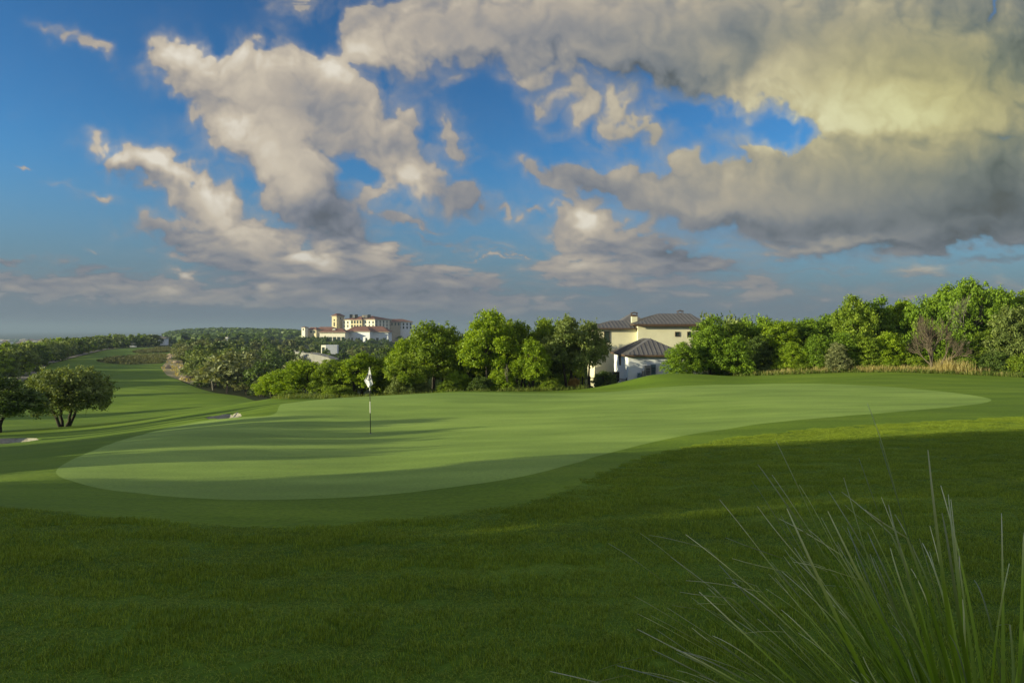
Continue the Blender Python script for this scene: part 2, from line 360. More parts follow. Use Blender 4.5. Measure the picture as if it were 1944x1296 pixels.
FAIR = smooth_poly([(-60, 2), (-60, 40), at(-420,75), at(-250,88), hit(-60,765), hit(20,741), hit(50,722), hit(88,700), hit(95,690), hit(132,682), hit(176,670.5), hit(210,663), at(232,285), at(300,300),
 at(335,270), at(338,200), at(322,172), hit(312,706), hit(340,722), hit(375,736), hit(425,748), hit(480,757), at(520,64), at(560,49), at(700,46.5), at(870,46), at(1050,47), at(1085,56), at(1100,66), at(1180,72), at(1290,66),
 at(1330,54), at(1400,51.5), at(1500,49.5), at(1600,49.5), at(1700,48), at(1850,46), at(1944,44), at(2300,43), (60, 40), (60, 2)], 1)
PATH = smooth_poly([at(-260,89), hit(-60,762), hit(20,737), hit(48,720), hit(86,699), hit(92,690), hit(130,681), hit(174,669.5), hit(208,662), at(228,292), at(222,298), hit(200,661.5), hit(165,668), hit(122,680), hit(80,688), hit(60,692), hit(38,712), hit(10,733), hit(-60,756), at(-280,92)], 1)
NATIVE = smooth_poly([hit(*p) for p in [(176,686),(215,679),(260,676),(315,671),(322,688),(280,692),(215,691)]], 2)
NATIVE2 = smooth_poly([hit(*p) for p in [(250,667),(290,661.5),(330,660),(332,668),(290,670),(258,671)]], 1)
BANK = smooth_poly([hit(310,708), hit(306,696), hit(318,684), hit(322,672), hit(334,664), hit(352,664), hit(345,685), hit(352,700), hit(385,722), hit(388,732), hit(368,731), hit(338,720)], 1)
def inside(poly, x, y):
    c = np.zeros(x.shape, bool); n = len(poly); j = n - 1
    for i in range(n):
        xi, yi = poly[i]; xj, yj = poly[j]
        if yi != yj:
            c ^= ((yi > y) != (yj > y)) & (x < (xj - xi) * (y - yi) / (yj - yi) + xi)
        j = i
    return c
def dens(poly, near=False):
    out = []
    for i in range(len(poly)):
        a, b = np.array(poly[i]), np.array(poly[(i + 1) % len(poly)]); L = np.linalg.norm(b - a)
        st = max(.15, .02 * np.linalg.norm(a)); k = max(1, int(L / st))
        for q in range(k): out.append(a + (b - a) * q / k)
    return out
ZONES = [('putting_green', [GREEN]), ('bunker', BUNKERS), ('path', [PATH]), ('rough', [ROUGH]), ('native', [NATIVE, NATIVE2]), ('bank', [BANK]), ('fairway', [FAIR])]
pts, edges = [], []
for name, polys in ZONES:
    for p in polys:
        q = dens(p); s = len(pts); pts += [tuple(v) for v in q]; edges += [(s + i, s + (i + 1) % len(q)) for i in range(len(q))]
nb_ = len(pts)
rs = [.8, 1.2]; r = 1.6
while r < 52000:
    rs.append(r); r *= 1.03 if r < 60 else (1.045 if r < 400 else (1.09 if r < 3000 else 1.35))
rng = np.random.default_rng(5)
ths = np.concatenate([np.arange(-40, 40.01, .42), np.arange(-60, -40, 1.5), np.arange(41.5, 61, 1.5), np.arange(64, 296.1, 8)])
grid = []
for i, r in enumerate(rs):
    th = np.radians(ths + (.21 if i % 2 and True else 0))
    if r < 5: th = th[::3] if r < 2.5 else th[::2]
    grid.append(np.stack([r * np.sin(th), r * np.cos(th)], 1))
grid = np.concatenate(grid); grid += rng.normal(0, 1e-3, grid.shape) * np.linalg.norm(grid, axis=1)[:, None] * .3
# drop grid points lying on top of outline points
bp = np.array(pts); key = set()
for x, y in bp:
    R = math.hypot(x, y); c = max(.02, .004 * R); 
keep = np.ones(len(grid), bool)
for s in range(0, len(grid), 4000):
    g = grid[s:s + 4000]; dd = np.min((g[:, None, 0] - bp[None, :, 0]) ** 2 + (g[:, None, 1] - bp[None, :, 1]) ** 2, 1)
    keep[s:s + 4000] = dd > (.003 * np.hypot(g[:, 0], g[:, 1])) ** 2
grid = grid[keep]
import time as _time; _t0 = _time.time()
allp = [Vector(p) for p in pts] + [Vector((float(a), float(b))) for a, b in grid] 
vo, eo, fo, _, _, _ = geometry.delaunay_2d_cdt(allp, edges, [], 0, 1e-5, False)
XY = np.array([(v.x, v.y) for v in vo]); T = np.array([f for f in fo if len(f) == 3], np.int32)
print('cdt', len(XY), len(T), round(_time.time() - _t0, 1))
Z = height(XY[:, 0], XY[:, 1])
cen = XY[T].mean(1)
zone = np.full(len(T), len(ZONES)); 
for k in reversed(range(len(ZONES))):
    for p in ZONES[k][1]: zone[inside(p, cen[:, 0], cen[:, 1])] = k
# bunkers are hollows with a lip; the green is cut 1 cm lower than its apron
for b in BUNKERS:
    c = b.mean(0); ins = inside(b, XY[:, 0], XY[:, 1])
    q = np.min(np.linalg.norm(XY[ins][:, None] - b[None], axis=-1), 1)
    Z[ins] -= .50 * sstep(0, .7, q) + .08
eps = .05; gxn = (height(XY[:, 0] + eps, XY[:, 1]) - height(XY[:, 0] - eps, XY[:, 1])) / (2 * eps); gyn = (height(XY[:, 0], XY[:, 1] + eps) - height(XY[:, 0], XY[:, 1] - eps)) / (2 * eps)
NRM = np.stack([-gxn, -gyn, np.ones_like(gxn)], -1); NRM /= np.linalg.norm(NRM, axis=1, keepdims=True)
a_, b_, c_ = XY[T[:, 0]], XY[T[:, 1]], XY[T[:, 2]]
flip = ((b_[:, 0] - a_[:, 0]) * (c_[:, 1] - a_[:, 1]) - (b_[:, 1] - a_[:, 1]) * (c_[:, 0] - a_[:, 0])) < 0
T[flip] = T[flip][:, ::-1]
def submesh(name, sel, mats, custom=True):
    tt = T[sel]; u, inv = np.unique(tt, return_inverse=True)
    me = mesh_np(name, np.column_stack([XY[u], Z[u]]), inv.reshape(-1, 3), mats, smooth=True)
    if custom: me.normals_split_custom_set_from_vertices([tuple(v) for v in NRM[u]])
    return me
def normal_at(x, y):
    e = .1; return Vector((-(hz1(x + e, y) - hz1(x - e, y)) / (2 * e), -(hz1(x, y + e) - hz1(x, y - e)) / (2 * e), 1)).normalized()

# ---------------------------------------------------------------- materials
def material(name, build, rough=.8, spec=.25):
    m = bpy.data.materials.new(name); m.use_nodes = True; t = NT(m.node_tree); t.n.clear()
    p = t.add('ShaderNodeBsdfPrincipled'); p.inputs['Roughness'].default_value = rough; p.inputs['Specular IOR Level'].default_value = spec
    o = t.add('ShaderNodeOutputMaterial', {'Surface': p.outputs[0]})
    build(t, p, o); return m
def bump(t, p, h, strength, dist):
    b = t.add('ShaderNodeBump', {'Height': h, 'Strength': strength, 'Distance': dist}); t.l.new(b.outputs[0], p.inputs['Normal'])
def turf(c0, c1, c2, fine, bmp, bdist, blotch=.12, streak=True, lane=.16):
    def f(t, p, o):
        pos = t.add('ShaderNodeNewGeometry').outputs['Position']
        # mown turf: soft streaks along the mowing direction, broad blotches, fine blades
        sv = t.vm('MULTIPLY', pos, (.35, 1.6, .5)) if streak else pos
        n1 = t.noise(sv, .55, 4, .55, .3).outputs[0]; n2 = t.noise(pos, blotch, 4, .55).outputs[0]; n3 = t.noise(pos, fine, 3, .65).outputs[0]
        f1 = t.m('ADD', t.m('MULTIPLY', n1, .5), t.m('MULTIPLY', n2, .5))
        c = t.ramp(f1, [(.40, c0), (.5, c1), (.60, c2)])
        c = t.mix(1.0, c, t.ramp(n3, [(.25, (.72, .74, .7)), (.75, (1.26, 1.22, 1.2))]), 'MULTIPLY')
        mw = t.add('ShaderNodeTexWave', {'Vector': t.vm('MULTIPLY', pos, (.5, 1, 0)), 'Scale': lane, 'Distortion': 1.2, 'Detail': 2.0}, bands_direction='DIAGONAL').outputs['Fac']
        c = t.mix(1.0, c, t.ramp(mw, [(.35, (.95, .955, .95)), (.65, (1.05, 1.045, 1.05))]), 'MULTIPLY')
        n4 = t.noise(pos, 3.2, 5, .7, .5).outputs[0]
        c = t.mix(t.mr(n4, .60, .78, 0, .38), c, (.27, .29, .08)); c = t.mix(t.mr(n4, .40, .24, 0, .35), c, (.07, .13, .02))
        t.l.new(c, p.inputs['Base Color'])
        hh = t.m('ADD', t.noise(pos, fine * .6, 4, .7).outputs[0], t.m('MULTIPLY', n1, .6))
        bump(t, p, hh, bmp, bdist)
    return f
M = {}
M['green'] = material('putting_turf', turf((.162, .255, .042), (.196, .300, .052), (.236, .345, .066), 26, .35, .012, .16), .75, .2)
M['fairway'] = material('fairway_turf', turf((.090, .160, .008), (.115, .192, .011), (.152, .235, .017), 16, .6, .03, .07), .8, .15)
M['rough'] = material('rough_turf', turf((.058, .118, .010), (.080, .152, .014), (.110, .190, .020), 14, .6, .05, .3), .85, .1)
def sand(t, p, o):
    pos = t.add('ShaderNodeNewGeometry').outputs['Position']; n = t.noise(pos, 6, 5, .6).outputs[0]
    t.l.new(t.ramp(n, [(.3, (.20, .19, .15)), (.7, (.31, .295, .24))]), p.inputs['Base Color']); bump(t, p, n, .6, .03)  # sand colour darkened to give the bunkers a shaded look
M['sand'] = material('bunker_sand', sand, .9)
def pathm(t, p, o):
    pos = t.add('ShaderNodeNewGeometry').outputs['Position']; n = t.noise(pos, 1.2, 5, .6).outputs[0]
    t.l.new(t.ramp(n, [(.3, (.20, .185, .17)), (.7, (.30, .28, .25))]), p.inputs['Base Color'])
M['path'] = material('path_concrete', pathm, .9)
def wood_floor(t, p, o):
    pos = t.add('ShaderNodeNewGeometry').outputs['Position']; n = t.noise(pos, .6, 6, .6).outputs[0]; n2 = t.noise(pos, .006, 4, .6).outputs[0]
    c = t.ramp(n, [(.3, (.022, .034, .012)), (.55, (.045, .055, .02)), (.75, (.085, .078, .038))])
    c = t.mix(t.mr(n2, .4, .6, 0, .6), c, (.05, .06, .035))
    t.l.new(c, p.inputs['Base Color']); bump(t, p, n, 1, .1)
M['floor'] = material('woodland_floor', wood_floor, .95, .05)
def native(t, p, o):
    pos = t.add('ShaderNodeNewGeometry').outputs['Position']; n = t.noise(pos, .35, 6, .65).outputs[0]
    t.l.new(t.ramp(n, [(.3, (.080, .098, .035)), (.55, (.13, .14, .06)), (.8, (.20, .19, .10))]), p.inputs['Base Color']); bump(t, p, n, 1, .2)
M['native'] = material('native_scrub_ground', native, .95, .05)
def bank(t, p, o):
    pos = t.add('ShaderNodeNewGeometry').outputs['Position']; n = t.noise(pos, .5, 6, .65).outputs[0]
    t.l.new(t.ramp(n, [(.3, (.22, .20, .10)), (.5, (.40, .34, .19)), (.8, (.50, .42, .27))]), p.inputs['Base Color']); bump(t, p, n, 1, .3)
M['bank'] = material('dry_limestone_bank', bank, .95, .05)
MZ = ['green', 'sand', 'path', 'rough', 'native', 'bank', 'fairway', 'floor']
NZ = ['putting_green', 'sand_bunker', 'cart_path', 'rough_grass_ground', 'scrub_patch', 'limestone_bank', 'fairway', 'ground']
LZ = ['pale kidney-shaped putting green ringed by darker apron', None, 'pale concrete cart path curving along the left wood', 'dark textured rough turf sloping down from the camera', 'brownish scrub patch in the far fairway',
      'tan stony bank at the far fairway edge', 'mown fairway and apron turf running down the valley', 'dark woodland floor and far plain']
for k in range(len(ZONES) + 1):
    if k == 1:
        for b, lb in zip(BUNKERS, ('small sand bunker behind the left end of the putting green', 'sand bunker at the left edge below the oak')):
            sel = (zone == 1) & inside(b, cen[:, 0], cen[:, 1])
            kind(link('sand_bunker', submesh('sand_bunker', sel, [M['sand']], False)), 'structure', lb)
    else: kind(link(NZ[k], submesh(NZ[k], zone == k, [M[MZ[k]]])), 'structure', LZ[k])

# ---------------------------------------------------------------- vegetation materials
def leaf_material(name, dark, mid, lightc, trans=.35):
    m = bpy.data.materials.new(name); m.use_nodes = True; t = NT(m.node_tree); t.n.clear()
    a = t.add('ShaderNodeAttribute', attribute_name='tone'); oi = t.add('ShaderNodeObjectInfo')
    f = t.m('ADD', a.outputs['Fac'], t.m('MULTIPLY', t.m('SUBTRACT', oi.outputs['Random'], .5), .22))
    c = t.ramp(f, [(.05, dark), (.5, mid), (.95, lightc)])
    d = t.add('ShaderNodeBsdfPrincipled', {'Base Color': c, 'Roughness': .55, 'Specular IOR Level': .28})
    tc = t.mix(1.0, c, (1.35, 1.25, .45), 'MULTIPLY')
    tl = t.add('ShaderNodeBsdfTranslucent', {'Color': tc})
    mx = t.add('ShaderNodeMixShader', {0: trans, 1: d.outputs[0], 2: tl.outputs[0]})
    t.add('ShaderNodeOutputMaterial', {'Surface': mx.outputs[0]}); return m
L = {
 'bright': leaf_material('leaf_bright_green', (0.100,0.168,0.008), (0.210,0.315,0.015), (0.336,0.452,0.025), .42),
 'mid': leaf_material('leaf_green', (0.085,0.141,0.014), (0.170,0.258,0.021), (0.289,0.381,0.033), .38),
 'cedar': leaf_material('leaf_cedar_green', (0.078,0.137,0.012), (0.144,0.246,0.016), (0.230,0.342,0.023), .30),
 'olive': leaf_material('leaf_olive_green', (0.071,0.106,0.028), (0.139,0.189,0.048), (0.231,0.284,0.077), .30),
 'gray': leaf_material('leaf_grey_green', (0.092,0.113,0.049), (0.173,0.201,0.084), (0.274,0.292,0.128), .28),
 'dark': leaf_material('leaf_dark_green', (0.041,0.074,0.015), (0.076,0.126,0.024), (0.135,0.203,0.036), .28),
 'ochre': leaf_material('leaf_ochre', (0.180,0.121,0.030), (0.330,0.216,0.055), (0.480,0.338,0.090), .3),
 'drygrass': leaf_material('grass_dry_gold', (.300,.250,.090), (.480,.410,.170), (.620,.550,.270), .4),
 'weed': leaf_material('grass_weedy_green', (.060,.100,.016), (.120,.180,.030), (.240,.270,.070), .4),
 'scrub': leaf_material('scrub_brownish', (.080,.095,.035), (.130,.145,.060), (.200,.205,.095), .3),
}
def barkm(c0, c1):
    def f(t, p, o):
        pos = t.add('ShaderNodeTexCoord').outputs['Object']; n = t.noise(t.vm('MULTIPLY', pos, (6, 6, 1.5)), 2.2, 5, .65).outputs[0]
        t.l.new(t.ramp(n, [(.3, c0), (.7, c1)]), p.inputs['Base Color']); bump(t, p, n, .8, .03)
    return f
M['bark'] = material('bark_dark', barkm((.030, .026, .020), (.085, .075, .060)), .9, .1)
M['bark_pale'] = material('bark_pale', barkm((.110, .100, .080), (.220, .205, .175)), .9, .1)
M['bark_red'] = material('bark_brown_dead', barkm((.080, .064, .046), (.165, .135, .100)), .9, .1)

# ---------------------------------------------------------------- tree builders
def leaf_cloud(lumps, n, size, rng, per=30, spread=.145, shell=.55, up=.25):
    lumps = np.array(lumps, float); wgt = (lumps[:, 3] * lumps[:, 4] + lumps[:, 4] * lumps[:, 5] + lumps[:, 3] * lumps[:, 5]); wgt /= wgt.sum()
    nc = max(1, n // per); k = rng.choice(len(lumps), nc, p=wgt)
    d = rng.normal(0, 1, (nc, 3)); d /= np.linalg.norm(d, axis=1, keepdims=True)
    d[:, 2] = np.where(d[:, 2] < -.55, -d[:, 2], d[:, 2])
    rad = shell + (1.06 - shell) * rng.random(nc) ** .6
    cc = lumps[k, :3] + d * lumps[k, 3:6] * rad[:, None]
    ctone = rng.random(nc)
    i = rng.integers(0, nc, n); cpt = cc[i]; out = d[i]
    pos = cpt + rng.normal(0, 1, (n, 3)) * spread * np.array([1, 1, .75])
    nr = rng.normal(0, 1, (n, 3)) + out * .9 + np.array([0, 0, up]); nr /= np.linalg.norm(nr, axis=1, keepdims=True)
    t1 = np.cross(nr, rng.normal(0, 1, (n, 3))); t1 /= np.linalg.norm(t1, axis=1, keepdims=True); t2 = np.cross(nr, t1)
    s = size * (.6 + .8 * rng.random(n))[:, None]
    V = np.stack([pos - t1 * s * .75, pos - t2 * s * .38 + t1 * s * .1, pos + t1 * s * .75, pos + t2 * s * .38 + t1 * s * .1], 1).reshape(-1, 3)
    Q = np.arange(4 * n).reshape(n, 4); tone = np.clip(.15 + .68 * ctone[i] + .4 * (rng.random(n) - .4), 0, 1)
    return V, Q, tone
class Tubes:
    def __init__(s): s.V = []; s.Q = []; s.n = 0
    def add(s, pts, rad, sides=6):
        pts = [Vector(p) for p in pts]; m = len(pts)
        for i, p in enumerate(pts):
            d = (pts[min(i + 1, m - 1)] - pts[max(i - 1, 0)]).normalized(); a = d.orthogonal().normalized() if i == 0 else (a - d * a.dot(d)).normalized(); b = d.cross(a)
            for k in range(sides):
                an = 2 * math.pi * k / sides; s.V.append(p + (a * math.cos(an) + b * math.sin(an)) * rad[i])
        for i in range(m - 1):
            for k in range(sides):
                s.Q.append((s.n + i * sides + k, s.n + i * sides + (k + 1) % sides, s.n + (i + 1) * sides + (k + 1) % sides, s.n + (i + 1) * sides + k))
        s.n += m * sides
    def mesh(s, name, m): return mesh_np(name, np.array([tuple(v) for v in s.V]), s.Q, [m], smooth=True)
def limb(tb, a, b, r0, r1, rnd, sag=.12, n=6, sides=6):
    a, b = Vector(a), Vector(b); L_ = (b - a).length; off = Vector((rnd.uniform(-1, 1), rnd.uniform(-1, 1), rnd.uniform(-.3, .8))) * L_ * sag
    pts = []
    for i in range(n + 1):
        f = i / n; p = a.lerp(b, f) + off * 4 * f * (1 - f) * .5 + Vector((rnd.uniform(-1, 1), rnd.uniform(-1, 1), 0)) * L_ * .02 * (0 < i < n); pts.append(p)
    tb.add(pts, [r0 + (r1 - r0) * (i / n) ** .8 for i in range(n + 1)], sides); return pts
def oak_proto(seed, H=5.5, R=2.6, base=.30, stems=3, nl=12, n=16000, size=.12, flat=1.0, lean=0.0):
    """crown lumps on branching limbs; H height, R crown radius"""
    rnd = random.Random(seed); rng = np.random.default_rng(seed); lumps = []
    for i in range(nl):
        a = 2 * math.pi * (i * .381966 * 1 + rnd.uniform(-.06, .06)); q = math.sqrt((i + .5) / nl)
        rr = R * q * rnd.uniform(.60, .86)
        top = H * (1 - (.42 * q ** 2) * flat) * rnd.uniform(.80, 1.0)
        lr = R * rnd.uniform(.20, .36); lz = lr * rnd.uniform(.75, 1.1)
        lumps.append((math.cos(a) * rr + lean * top * .3, math.sin(a) * rr, top - lz * .9, lr, lr, lz))
        if i % 2: lumps.append((math.cos(a) * rr * .9 + lean * top * .2, math.sin(a) * rr * .9, base * H + (top - base * H) * rnd.uniform(.18, .45), lr * .9, lr * .9, lz * .8))
    V, Q, tone = leaf_cloud(lumps, n, size, rng)
    # loose sprigs that break the outline
    k = rng.integers(0, len(lumps), 130); la = np.array(lumps)[k]; d = rng.normal(0, 1, (130, 3)); d[:, 2] = abs(d[:, 2]) * 1.2; d /= np.linalg.norm(d, axis=1, keepdims=True)
    sp = np.concatenate([la[:, :3] + d * la[:, 3:6] * 1.16, np.full((130, 1), .10), np.full((130, 1), .10), np.full((130, 1), .34)], 1)
    V2, Q2, t2 = leaf_cloud(sp, n // 7, size, rng, per=10, spread=.09)
    V = np.concatenate([V, V2]); Q = np.concatenate([Q, Q2 + len(V) - len(V2)]); tone = np.concatenate([tone, t2])
    cm = mesh_np('crown', V, Q, [L['mid']]); attr(cm, 'tone', 'FACE', 'FLOAT', tone)
    tb = Tubes(); fork = base * H * .55; ends = []
    for s in range(stems):
        a = 2 * math.pi * s / stems + rnd.random(); b0 = (math.cos(a) * .12 * (stems > 1), math.sin(a) * .12 * (stems > 1), -.25)
        e = (math.cos(a) * R * .28 + lean * H * .12, math.sin(a) * R * .28, H * rnd.uniform(.36, .48)); ends.append(limb(tb, b0, e, .13 + .03 * (stems == 1), .075, rnd)[-1])
    for l in lumps:
        e = min(ends, key=lambda p: (p - Vector(l[:3])).length); limb(tb, e, l[:3], .06, .018, rnd, sides=5, n=4)
        for _ in range(3):
            limb(tb, Vector(l[:3]), Vector(l[:3]) + Vector((rnd.gauss(0, 1), rnd.gauss(0, 1), rnd.gauss(.5, .8))).normalized() * l[3] * 1.0, .018, .006, rnd, sides=3, n=3)
    return cm, tb.mesh('trunk', M['bark']), H, 2 * R
def bush_proto(seed, H=4.5, R=2.2, n=17000, size=.11, nl=22):
    """cedar-like crown reaching the ground"""
    rnd = random.Random(seed); rng = np.random.default_rng(seed); lumps = []
    for i in range(nl):
        f = (i + .5) / nl; z = H * (.06 + .86 * f ** .9); a = i * 2.399963 + rnd.uniform(-.4, .4)
        env = R * (1 - max(0, (f - .35) / .65) ** 2.0 * .80) * (.85 + .15 * math.sin(f * 9))
        rr = env * rnd.uniform(.45, .78); lr = R * rnd.uniform(.26, .42) * (1 - .35 * f)
        lumps.append((math.cos(a) * rr, math.sin(a) * rr, z, lr, lr, lr * rnd.uniform(.8, 1.15)))
    V, Q, tone = leaf_cloud(lumps, n, size, rng, per=26, spread=.13, shell=.72, up=.5)
    V[:, 2] = np.maximum(V[:, 2], -.1)
    cm = mesh_np('crown', V, Q, [L['cedar']]); attr(cm, 'tone', 'FACE', 'FLOAT', tone)
    tb = Tubes(); limb(tb, (0, 0, -.3), (0, 0, H * .7), .14, .05, rnd)
    for l in lumps[::2]: limb(tb, (0, 0, max(.1, l[2] - .6)), l[:3], .05, .015, rnd, sides=4, n=3)
    return cm, tb.mesh('trunk', M['bark']), H, 2 * R
def far_proto(seed, H=5.5, R=3.0, n=1500, size=.36, nl=8, trunk=True):
    rnd = random.Random(seed); rng = np.random.default_rng(seed); lumps = []
    for i in range(nl):
        a = i * 2.4; q = math.sqrt((i + .5) / nl); lr = R * rnd.uniform(.32, .48)
        lumps.append((math.cos(a) * R * q * .7, math.sin(a) * R * q * .7, H * (1 - .45 * q * q) * rnd.uniform(.88, 1) - lr * .7, lr, lr, lr * .8))
        lumps.append((math.cos(a) * R * q * .8, math.sin(a) * R * q * .8, H * rnd.uniform(.15, .4), lr, lr, lr * .8))
    V, Q, tone = leaf_cloud(lumps, n, size, rng, per=12, spread=.30, shell=.7)
    V[:, 2] = np.maximum(V[:, 2], -.2); fm = np.zeros(len(Q), int)
    tb = Tubes(); limb(tb, (0, 0, -.5), (0, 0, H * .6), .16, .06, rnd, sides=4, n=2)
    TV = np.array([tuple(v) for v in tb.V]); TQ = np.array(tb.Q) + len(V)
    cm = mesh_np('tree', np.concatenate([V, TV]), np.concatenate([Q, TQ]), [L['dark'], M['bark']], face_mat=np.concatenate([fm, np.ones(len(TQ), int)]))
    attr(cm, 'tone', 'FACE', 'FLOAT', np.concatenate([tone, np.full(len(TQ), .5)])); return cm, None, H, 2 * R
OAK = [oak_proto(11, stems=2), oak_proto(12, stems=3, nl=14, lean=.12), oak_proto(13, stems=3, base=.2, nl=15), oak_proto(14, stems=1, base=.36, lean=-.1), oak_proto(15, stems=4, base=.12, nl=16, n=18000)]
BUSH = [bush_proto(21), bush_proto(22, nl=26), bush_proto(23, R=2.6, nl=26), bush_proto(24, H=3.2, R=2.3, nl=18, n=14000)]
FARP = [far_proto(31), far_proto(32, nl=10), far_proto(33, R=2.6, nl=7), far_proto(34, H=4, R=2.8)]
FAR2 = [far_proto(41, n=420, size=.7), far_proto(42, n=420, size=.7, nl=6), far_proto(43, n=420, size=.72, nl=9)]
def plant_tree(proto, x, y, h, wd, leaf, label, group=None, name='oak_tree', cat='tree', rot=None, bark=None, sink=.1, dz=0):
    cm, tm, H, W = proto; z = hz1(x, y) - sink + dz; rot = rnd_t.uniform(0, 6.28) if rot is None else rot
    sc_ = (wd / W, wd / W, h / H)
    if tm is None:
        o = link(name, cm, None, (x, y, z), rot, sc_); o.material_slots[0].link = 'OBJECT'; o.material_slots[0].material = L[leaf]
        return thing(o, label, cat, group)
    r = link(name, None, None, (x, y, z), rot, sc_)
    tk = link('trunk', tm, r); ck = link('crown', cm, r)
    ck.material_slots[0].link = 'OBJECT'; ck.material_slots[0].material = L[leaf]
    if bark: tk.material_slots[0].link = 'OBJECT'; tk.material_slots[0].material = M[bark]
    return thing(r, label, cat, group)
rnd_t = random.Random(77)
def tree_px(proto, px, D, top, wpx, leaf, label, **kw):
    x, y = at(px, D); z = hz1(x, y); h = EYE - (top - HY) / F * D - z
    return plant_tree(proto, x, y, h * 1.02, wpx / F * D, leaf, label, **kw)

# ---------------------------------------------------------------- trees behind the green
G1 = 'trees standing behind the putting green'
for a in [
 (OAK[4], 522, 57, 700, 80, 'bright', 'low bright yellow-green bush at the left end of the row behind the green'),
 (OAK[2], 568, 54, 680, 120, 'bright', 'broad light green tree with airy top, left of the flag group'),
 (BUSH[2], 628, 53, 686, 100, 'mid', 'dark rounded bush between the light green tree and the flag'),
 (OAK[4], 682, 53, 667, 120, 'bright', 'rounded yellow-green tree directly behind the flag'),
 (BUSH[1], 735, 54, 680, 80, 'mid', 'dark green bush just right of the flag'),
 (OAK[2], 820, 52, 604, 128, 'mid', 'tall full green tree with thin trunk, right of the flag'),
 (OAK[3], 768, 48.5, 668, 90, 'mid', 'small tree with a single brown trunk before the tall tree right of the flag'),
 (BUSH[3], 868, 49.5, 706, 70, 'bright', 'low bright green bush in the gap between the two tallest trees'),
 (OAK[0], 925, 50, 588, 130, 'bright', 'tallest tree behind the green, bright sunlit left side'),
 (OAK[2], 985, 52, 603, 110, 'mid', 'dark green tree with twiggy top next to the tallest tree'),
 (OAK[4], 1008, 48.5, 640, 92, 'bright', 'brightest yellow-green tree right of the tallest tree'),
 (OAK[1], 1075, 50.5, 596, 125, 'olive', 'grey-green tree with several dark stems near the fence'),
 (OAK[3], 1118, 52.5, 602, 90, 'olive', 'leaning dark olive tree whose twigs reach over the house wall'),
 (BUSH[3], 1148, 59, 704, 56, 'dark', 'small dark bush against the house wall by the fence'),
 (OAK[1], 848, 54, 620, 90, 'mid', 'green tree filling the gap between the tall tree and the tallest tree'),
 (OAK[2], 955, 53, 598, 100, 'mid', 'ragged-topped tree just right of the tallest tree'),
 (OAK[0], 1040, 53, 604, 100, 'mid', 'tree between the brightest tree and the grey-green tree'),
 (OAK[4], 895, 52, 625, 80, 'mid', 'lower tree at the left foot of the tallest tree'),
 (OAK[2], 764, 53, 637, 84, 'bright', 'bright tree at the left side of the tall tree right of the flag'),
 (BUSH[3], 950, 48.5, 700, 70, 'bright', 'low bright bush at the foot of the tallest tree'),
]: tree_px(*a, group=G1, name='bush' if a[0] in BUSH else 'oak_tree', cat='bush' if a[0] in BUSH else 'tree')
for (px, D, top, wp, lf, lb) in [(1090, 49.5, 716, 30, 'ochre', 'small yellowing shrub under the grey-green tree'), (760, 48, 712, 60, 'olive', 'low olive shrub at the foot of the single-trunk tree'),
    (800, 48.3, 722, 46, 'olive', 'low olive-green shrub under the tall tree right of the flag'), (555, 50, 738, 60, 'mid', 'low shrub on the edge behind the left green'), (850, 48, 722, 60, 'mid', 'low shrub between bright bush and tall tree'),
    (915, 48, 715, 60, 'dark', 'low dark shrub below the tallest tree'), (1045, 48, 716, 60, 'mid', 'low shrub between brightest tree and grey-green tree'), (640, 49.5, 730, 70, 'mid', 'low shrub below the bushes left of the flag')]:
    tree_px(BUSH[3], px, D, top, wp, lf, lb, group='low shrubs along the back of the green', name='shrub', cat='shrub')
NTH = ['first', 'second', 'third', 'fourth', 'fifth', 'sixth', 'seventh', 'eighth', 'ninth', 'tenth', 'eleventh', 'twelfth', 'thirteenth', 'fourteenth', 'fifteenth', 'sixteenth', 'seventeenth', 'eighteenth', 'nineteenth', 'twentieth']
for i, px in enumerate(range(600, 1050, 40)):
    D = 60 + (i % 3) * 2.5; tree_px(OAK[(i * 3) % 5], px, D, 650 + 8 * math.sin(i * 2.1) - (8 if px > 750 else -36), 110, ('mid', 'dark', 'olive')[i % 3],
        'half hidden tree of the second row behind the green, %s counted from the flag side' % NTH[i], group='second row of trees behind the green')

for (px, D, top, wp, lf, lb) in [(1040, 70, 619, 96, 'mid', 'tree beyond the grey-green tree, shading the white outbuilding'), (1012, 77, 634, 80, 'dark', 'tree farther back left of the house wall'), (1068, 73, 617, 90, 'mid', 'small tree between the grey-green trees and the outbuilding'), (1090, 79, 640, 50, 'dark', 'small dark tree against the left house corner')]:  # mostly hidden behind the olive trees, added to shade outbuilding and house wall
    tree_px(BUSH[0], px, D, top, wp, lf, lb, group='hidden trees added to shade the house and outbuilding')
# ---------------------------------------------------------------- left foreground oaks
lo = oak_proto(51, H=4.8, R=3.3, base=.16, stems=4, nl=19, n=30000, size=.11, flat=.75, lean=.10)
tree_px(lo, 122, 54.5, 690, 178, 'olive', 'low spreading oak with forked stems beside the left fairway', rot=.2, sink=.05)
tree_px(OAK[1], -8, 46, 708, 190, 'dark', 'dark oak with bent trunk cut by the left picture edge', rot=2.6, sink=.05)

